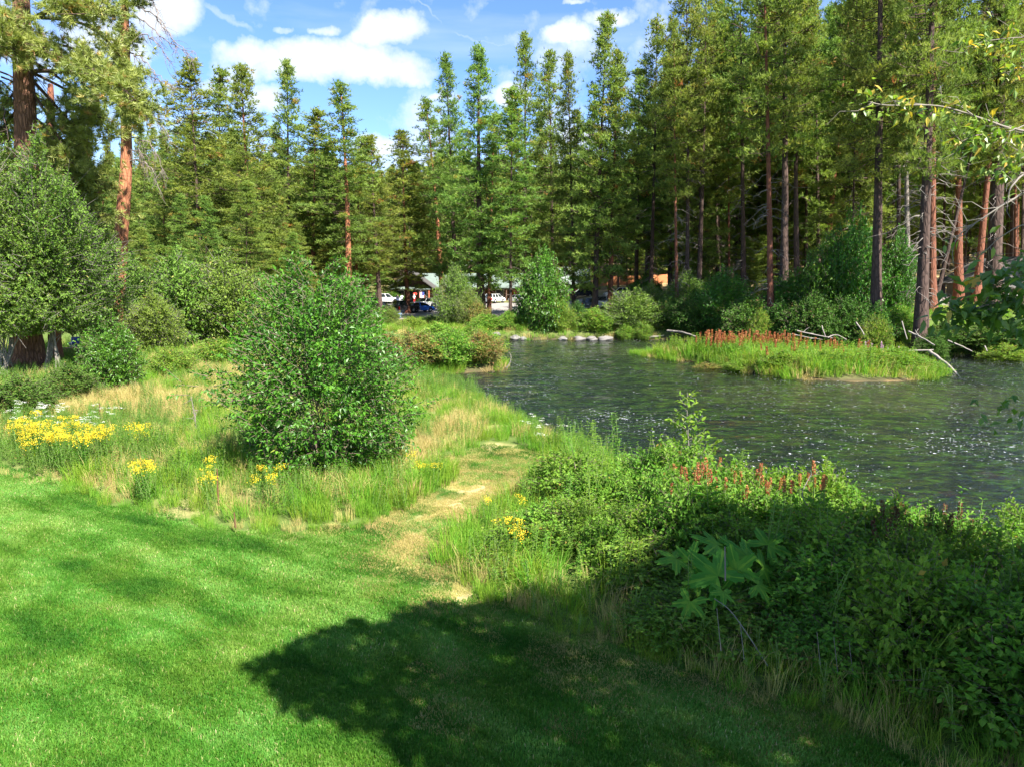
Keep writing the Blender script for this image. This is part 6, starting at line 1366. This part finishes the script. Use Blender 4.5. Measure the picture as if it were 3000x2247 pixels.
def extrude_profile(mb, prof, w, inset=.06, mat=0):
    """side profile (x,z) extruded across the width, edges drawn in to round them"""
    P = np.array(prof, float); n = len(P); c = P.mean(0); L_ = []
    for y_, k_ in ((-w / 2, 1 - inset), (-w / 2 + .07, 1.0), (w / 2 - .07, 1.0), (w / 2, 1 - inset)):
        Q_ = c + (P - c) * np.array([1 - (1 - k_) * .35, k_]); L_.append(np.stack([Q_[:, 0], np.full(n, y_), Q_[:, 1]], 1))
    F = [[l * n + q, l * n + (q + 1) % n, (l + 1) * n + (q + 1) % n, (l + 1) * n + q] for l in range(3) for q in range(n)]
    mb.add(np.concatenate(L_), F, .5, mat, False)
    for l, y_ in ((0, -w / 2), (3, w / 2)):
        V = np.vstack([L_[l], [[c[0], y_, c[1]]]]); mb.add(V, [[q, (q + 1) % n, n] for q in range(n)], .5, mat)
def frustum(mb, b0, b1, t0, t1, z0, z1, wb, wt, mat=0):
    V = [(b0, -wb / 2, z0), (b1, -wb / 2, z0), (b1, wb / 2, z0), (b0, wb / 2, z0), (t0, -wt / 2, z1), (t1, -wt / 2, z1), (t1, wt / 2, z1), (t0, wt / 2, z1)]
    mb.add(V, [[4, 5, 6, 7], [0, 1, 5, 4], [1, 2, 6, 5], [2, 3, 7, 6], [3, 0, 4, 7]], .5, mat)
def pane_on(mb, A, B, C_, D_, off=.012, shrink=.10):
    V = np.array([A, B, C_, D_], float); c = V.mean(0); V = c + (V - c) * (1 - shrink); n = np.cross(V[1] - V[0], V[3] - V[0]); n /= np.linalg.norm(n); mb.add(V + n * off, [[0, 1, 2, 3]])
VS = dict(pickup=dict(L=5.7, w=1.95, wb=(1.80, -1.75), r=.42, body=[(-2.8, .55), (-2.85, .75), (-2.8, 1.22), (1.25, 1.20), (2.6, 1.12), (2.83, .95), (2.85, .6), (2.7, .42), (-2.6, .45)], cab=(-.95, 1.45, -.70, .55, 1.18, 1.88), rear=False),
          suv=dict(L=4.8, w=1.9, wb=(1.45, -1.4), r=.37, body=[(-2.35, .5), (-2.42, .8), (-2.36, 1.06), (1.2, 1.06), (2.1, .98), (2.38, .82), (2.42, .5), (2.25, .34), (-2.2, .36)], cab=(-2.3, 1.35, -2.0, .55, 1.04, 1.70), rear=True),
          hatch=dict(L=4.1, w=1.75, wb=(1.25, -1.2), r=.32, body=[(-2.0, .4), (-2.06, .7), (-2.0, .98), (.9, 1.0), (1.75, .86), (2.05, .68), (2.08, .42), (1.9, .28), (-1.85, .3)], cab=(-1.95, 1.25, -1.45, .25, .97, 1.50), rear=True))
WH = {}
def vehicle(kind, paint, px, D, head, label, group='vehicles parked on the gravel lot'):
    v = VS[kind]; p_ = AT(px, 900, D); z0 = gz(p_.x, D); o = thing({'pickup': 'pickup_truck', 'suv': 'parked_suv', 'hatch': 'hatchback_car'}[kind], label, {'pickup': 'pickup truck', 'suv': 'car', 'hatch': 'car'}[kind], (p_.x, D, z0), R(head), group)
    L, w_ = v['L'], v['w']; pm_ = CARP[paint]; b0, b1, t0, t1, z1, z2 = v['cab']; wt = w_ * .78; wb_ = w_ * .94
    mb = MB(); extrude_profile(mb, v['body'], w_); frustum(mb, b0, b1, t0, t1, z1, z2, wb_, wt)
    if kind == 'pickup': box(mb, (-1.85, 0, 1.225), (1.55, w_ * .78, .012), 1)
    mb.obj('body', [pm_, M['bedliner']], o)
    bz, tz = z1 + .05, z2 - .04
    f = lambda x0, x1, z: x0 + (x1 - x0) * (z - z1) / (z2 - z1); yw = lambda z: (wb_ + (wt - wb_) * (z - z1) / (z2 - z1)) / 2
    bpart('windshield', o, lambda m_: pane_on(m_, (b1, wb_ / 2, z1), (b1, -wb_ / 2, z1), (t1, -wt / 2, z2), (t1, wt / 2, z2))if 0 else pane_on(m_, (b1, -wb_ / 2, z1), (b1, wb_ / 2, z1), (t1, wt / 2, z2), (t1, -wt / 2, z2)), ['carglass'])
    bpart('rear_window', o, lambda m_: pane_on(m_, (b0, wb_ / 2, z1), (b0, -wb_ / 2, z1), (t0, -wt / 2, z2), (t0, wt / 2, z2)), ['carglass'])
    spl = [0, .48, 1.0] if kind != 'suv' else [0, .32, .66, 1.0]
    for s in (-1, 1):
        for a_, c_ in zip(spl[:-1], spl[1:]):
            B0_, B1_, T0_, T1_ = b0 + (b1 - b0) * a_, b0 + (b1 - b0) * c_, t0 + (t1 - t0) * a_, t0 + (t1 - t0) * c_
            Q_ = [(B0_, s * wb_ / 2, z1), (B1_, s * wb_ / 2, z1), (T1_, s * wt / 2, z2), (T0_, s * wt / 2, z2)]
            if s > 0: Q_ = Q_[::-1]
            bpart('side_window', o, lambda m_: pane_on(m_, *Q_, .012, .14), ['carglass'])
        bpart('tail_light', o, lambda m_: box(m_, (v['body'][1][0] + .03, s * (w_ / 2 - .16), z1 - .28), (.14, .22, .38)), ['taillight'])
        bpart('headlight', o, lambda m_: box(m_, (v['body'][-4][0] - .04, s * (w_ / 2 - .26), v['body'][-4][1] - .06), (.14, .36, .16)), ['headlight'])
        bpart('mirror', o, lambda m_: box(m_, (b1 - .35, s * (w_ / 2 + .08), z1 + .1), (.12, .2, .14)), [pm_])
    bpart('bumper', o, lambda m_: box(m_, (v['body'][0][0] - .04, 0, .52), (.14, w_ * .9, .18)), ['chrome' if kind == 'pickup' else pm_])
    bpart('bumper', o, lambda m_: box(m_, (v['body'][-3][0] + .02, 0, .48), (.14, w_ * .9, .2)), ['chrome' if kind == 'pickup' else pm_])
    bpart('grille', o, lambda m_: box(m_, (v['body'][-4][0] + .01, 0, v['body'][-4][1] - .12), (.06, w_ * .42, .2)), ['bedliner'])
    bpart('licence_plate', o, lambda m_: box(m_, (v['body'][1][0] - .04, 0, .78), (.03, .34, .16)), ['plate'])
    r_ = v['r']
    if r_ not in WH:
        a = MB(); th = np.linspace(0, 2 * math.pi, 17)[:-1]
        def ring(rad, y): return np.stack([rad * np.cos(th), np.full(16, y), rad * np.sin(th)], 1)
        V = np.concatenate([ring(r_ * .62, -.13), ring(r_ * .96, -.12), ring(r_, -.08), ring(r_, .08), ring(r_ * .96, .12), ring(r_ * .62, .13)])
        a.add(V, [[l * 16 + q, l * 16 + (q + 1) % 16, (l + 1) * 16 + (q + 1) % 16, (l + 1) * 16 + q] for l in range(5) for q in range(16)], .5, 0, True)
        b = MB()
        for s in (-1, 1):
            V = np.vstack([ring(r_ * .63, s * .09), [[0, s * .11, 0]]]); b.add(V, [[q, (q + 1) % 16, 16] for q in range(16)], .5, 1)
            for q in range(5): an = q * 2 * math.pi / 5; tube(b, [(0, s * .12, 0), (r_ * .58 * math.cos(an), s * .115, r_ * .58 * math.sin(an))], [.05, .035], 4, 0)
        WH[r_] = (a.mesh('tyre', ['tyre']), b.mesh('rim', ['rim', 'bedliner']))
    for xw in v['wb']:
        for s in (-1, 1):
            t_ = part('wheel', WH[r_][0], o); t_.location = (xw, s * (w_ / 2 - .10), r_); q_ = part('rim', WH[r_][1], t_)
            bpart('wheel_arch', o, lambda m_: tube(m_, [(xw + (r_ + .06) * math.cos(a__), s * (w_ / 2 + .0), r_ + (r_ + .06) * math.sin(a__)) for a__ in np.linspace(-.1, math.pi + .1, 11)], [.05] * 11, 5), ['bedliner'])
    return o
vehicle('hatch', 'blue', 1232, 106, 38, 'bright blue hatchback with its rear to the river, right of the black pickup')
vehicle('pickup', 'black', 1172, 104, 28, 'black pickup with chrome wheels and a red tail light, left of the blue hatchback')
vehicle('suv', 'palesilver', 1078, 106, 200, 'silver white suv with its hood to the left at the front of the lot')
vehicle('pickup', 'black', 1112, 101, 158, 'black pickup with a red tail light in front of the silver white suv')
vehicle('pickup', 'white', 1131, 128, 4, 'white crew cab pickup at the back of the lot behind the tree trunk')
vehicle('suv', 'silver', 1070, 119, 190, 'grey suv behind the silver white one')
vehicle('suv', 'grey', 1038, 114, 170, 'dark suv behind the round alder at the left end of the lot')
vehicle('suv', 'white', 1242, 116, 205, 'white suv behind the blue hatchback')
vehicle('hatch', 'silver', 1272, 118, 200, 'silver car behind the bushes right of the white suv')
vehicle('suv', 'white', 1450, 131, 60, 'white suv parked before the long lodge between the pine trunks')
vehicle('suv', 'grey', 1408, 129, 20, 'grey car left of the white suv before the lodge')
vehicle('hatch', 'white', 1515, 132, 120, 'white car half hidden by two pine trunks before the lodge')
vehicle('suv', 'grey', 1570, 112, 70, 'dark car hidden behind the tall leafy alder')
vehicle('pickup', 'palesilver', 1761, 103, 84, 'silver pickup seen from behind, its tailgate between two trunks')
vehicle('suv', 'grey', 1724, 107, 80, 'dark suv just left of the silver pickup')
vehicle('pickup', 'white', 1820, 112, 182, 'white truck behind the twiggy bushes right of the silver pickup')
vehicle('suv', 'white', 1866, 116, 250, 'white vehicle at the right end of the lot')
vehicle('suv', 'black', 1705, 136, 185, 'dark off road car with bikes behind it before the outbuilding')

# ------------------------------------------------------------------ people
def mcol(n_, c_): M[n_] = plain(n_, c_, .85, noise=.08); return n_
mcol('skin', (.50, .30, .22)); mcol('hair_dark', (.03, .02, .015)); mcol('hair_grey', (.35, .33, .30)); mcol('blue_plaid', (.14, .20, .34)); mcol('white_shirt', (.7, .7, .68)); mcol('red_shorts', (.45, .03, .03)); mcol('dark_trousers', (.03, .035, .06)); mcol('pink_shirt', (.6, .32, .32)); mcol('jeans', (.06, .09, .18)); mcol('black_shirt', (.02, .02, .03))
def person(px, D, rz, pose, shirt, trousers, hair, label, z_add=0.0):
    J = dict(pelvis=(0, 0, .95), waist=(0, 0, 1.12), chest=(0, 0, 1.35), neck=(0, 0, 1.50), head=(0, .02, 1.62), top=(0, .0, 1.74), shl=(.19, 0, 1.42), ell=(.27, .02, 1.15), hal=(.28, -.08, .90), shr=(-.19, 0, 1.42), elr=(-.27, .02, 1.15), har=(-.28, -.08, .90),
             hil=(.10, 0, .92), knl=(.12, -.03, .50), anl=(.12, .02, .09), tol=(.13, -.17, .04), hir=(-.10, 0, .92), knr=(-.12, -.03, .50), anr=(-.12, .02, .09), tor=(-.13, -.17, .04))
    if pose == 'sit':
        for k in J: x_, y_, z_ = J[k]; J[k] = (x_, y_, z_ - .48)
        J.update(knl=(.14, -.42, .50), anl=(.14, -.45, .09), tol=(.15, -.64, .04), knr=(-.14, -.42, .50), anr=(-.14, -.45, .09), tor=(-.15, -.64, .04), hal=(.16, -.34, .55), har=(-.16, -.34, .55), ell=(.27, -.10, .68), elr=(-.27, -.10, .68))
    names = list(J); E = [('pelvis', 'waist'), ('waist', 'chest'), ('chest', 'neck'), ('neck', 'head'), ('head', 'top'), ('chest', 'shl'), ('shl', 'ell'), ('ell', 'hal'), ('chest', 'shr'), ('shr', 'elr'), ('elr', 'har'), ('pelvis', 'hil'), ('hil', 'knl'), ('knl', 'anl'), ('anl', 'tol'), ('pelvis', 'hir'), ('hir', 'knr'), ('knr', 'anr'), ('anr', 'tor')]
    Rr = dict(pelvis=.15, waist=.135, chest=.16, neck=.06, head=.10, top=.075, shl=.065, shr=.065, ell=.045, elr=.045, hal=.04, har=.04, hil=.10, hir=.10, knl=.065, knr=.065, anl=.045, anr=.045, tol=.04, tor=.04)
    me = bpy.data.meshes.new('body'); me.from_pydata([J[k] for k in names], [(names.index(a), names.index(b)) for a, b in E], [])
    tmp = bpy.data.objects.new('body', me); COL.objects.link(tmp); md = tmp.modifiers.new('skin', 'SKIN'); md.use_smooth_shade = True; s_ = tmp.modifiers.new('sub', 'SUBSURF'); s_.levels = 1
    if not me.skin_vertices: me.attributes.new('skin', 'FLOAT', 'POINT') if 0 else None
    return tmp, me, names, Rr, J, label
print('place', round(time.time() - T0, 1))
def grow_person(px, D, rz, pose, shirt, trousers, hair, label):
    """one continuous body grown as a lofted surface along torso, limbs joined by voxel remesh"""
    tmp, me, names, Rr, J, lb = person(px, D, rz, pose, shirt, trousers, hair, label)
    bpy.data.objects.remove(tmp); mb = MB()
    def cap(a, b, ra, rb, fl=1.0):
        A, B = np.array(J[a]), np.array(J[b]); q = np.linspace(0, 1, 5)[:, None]; P = A + (B - A) * q; ex = nrm(B - A)
        P = np.vstack([A - ex * ra * .7, P, B + ex * rb * .7]); rr = np.concatenate([[ra * .3], np.linspace(ra, rb, 5), [rb * .3]]); tube(mb, P, rr, 10, 0, .5, True, cap=True)
    for a, b in (('pelvis', 'waist'), ('waist', 'chest')): cap(a, b, Rr[a], Rr[b])
    cap('chest', 'neck', .15, .06); cap('neck', 'head', .055, .085); cap('head', 'top', .10, .085)
    for s in 'lr':
        cap('chest', 'sh' + s, .11, .075); cap('sh' + s, 'el' + s, .06, .045); cap('el' + s, 'ha' + s, .045, .035); cap('pelvis', 'hi' + s, .12, .10); cap('hi' + s, 'kn' + s, .095, .06); cap('kn' + s, 'an' + s, .06, .042); cap('an' + s, 'to' + s, .045, .04)
    o = bpy.data.objects.new('person', mb.mesh('body', ['skin', shirt, trousers])); COL.objects.link(o)
    r_ = o.modifiers.new('remesh', 'REMESH'); r_.mode = 'VOXEL'; r_.voxel_size = .028; r_.use_smooth_shade = True
    dg_ = bpy.context.evaluated_depsgraph_get(); me2 = bpy.data.meshes.new_from_object(o.evaluated_get(dg_)); o.modifiers.clear(); o.data = me2; me2.name = 'body'
    me2.materials.clear(); [me2.materials.append(M[k]) for k in ('skin', shirt, trousers)]
    hip, nk = J['pelvis'][2], J['neck'][2]
    for f in me2.polygons:
        c = f.center; f.material_index = 0 if c.z > nk else (1 if c.z > hip + .02 and not (abs(c.x) > .22 and c.z < hip + .28) else (2 if c.z > .10 or pose == 'sit' else 2))
        f.use_smooth = True
    hb = MB(); th = np.linspace(0, 2 * math.pi, 11)[:-1]; rows = [(.118, J['head'][2] - .02), (.122, J['head'][2] + .06), (.10, J['head'][2] + .13), (.04, J['head'][2] + .175)]
    V = np.concatenate([np.stack([r * np.cos(th), .03 + r * np.sin(th) * 1.05, np.full(10, z) + (.05 * (np.sin(th) < -.3))], 1) for r, z in rows])
    hb.add(V, [[l * 10 + q, l * 10 + (q + 1) % 10, (l + 1) * 10 + (q + 1) % 10, (l + 1) * 10 + q] for l in range(3) for q in range(10)], .5, 0, True); h_ = hb.obj('hair', [hair], o)
    p_ = AT(px, 900, D); o.location = (p_.x, D, gz(p_.x, D)); o.rotation_euler = (0, 0, R(rz)); return tag(o, label, 'person', 'people at the lot and store')
grow_person(1171, 84, 200, 'sit', 'blue_plaid', 'jeans', 'hair_dark', 'person in a blue checked shirt sitting on a log below the black pickup')
lz_ = AT(1171, 900, 84); lg = MB(); tube(lg, [(-1.3, .04, 0), (1.2, -.03, 0)], [.2, .17], 9, 0, cap=True); o = lg.obj('fallen_log', ['bark_grey'], None, (lz_.x, 84.05, gz(lz_.x, 84) + .22)); tag(o, 'short log the person in the blue shirt sits on', 'log')
grow_person(1214, 128.5, 160, 'stand', 'white_shirt', 'red_shorts', 'hair_grey', 'person in a white shirt and red shorts before the store porch')
grow_person(1166, 127, 20, 'stand', 'black_shirt', 'jeans', 'hair_dark', 'person in black standing behind the black pickup')
grow_person(1178, 129, 190, 'stand', 'white_shirt', 'dark_trousers', 'hair_dark', 'person in a white top standing left of the store')
grow_person(1316, 120, 190, 'stand', 'pink_shirt', 'jeans', 'hair_grey', 'person in a pinkish shirt behind the grey willow')
print('done', round(time.time() - T0, 1), 'objects', len(bpy.data.objects))
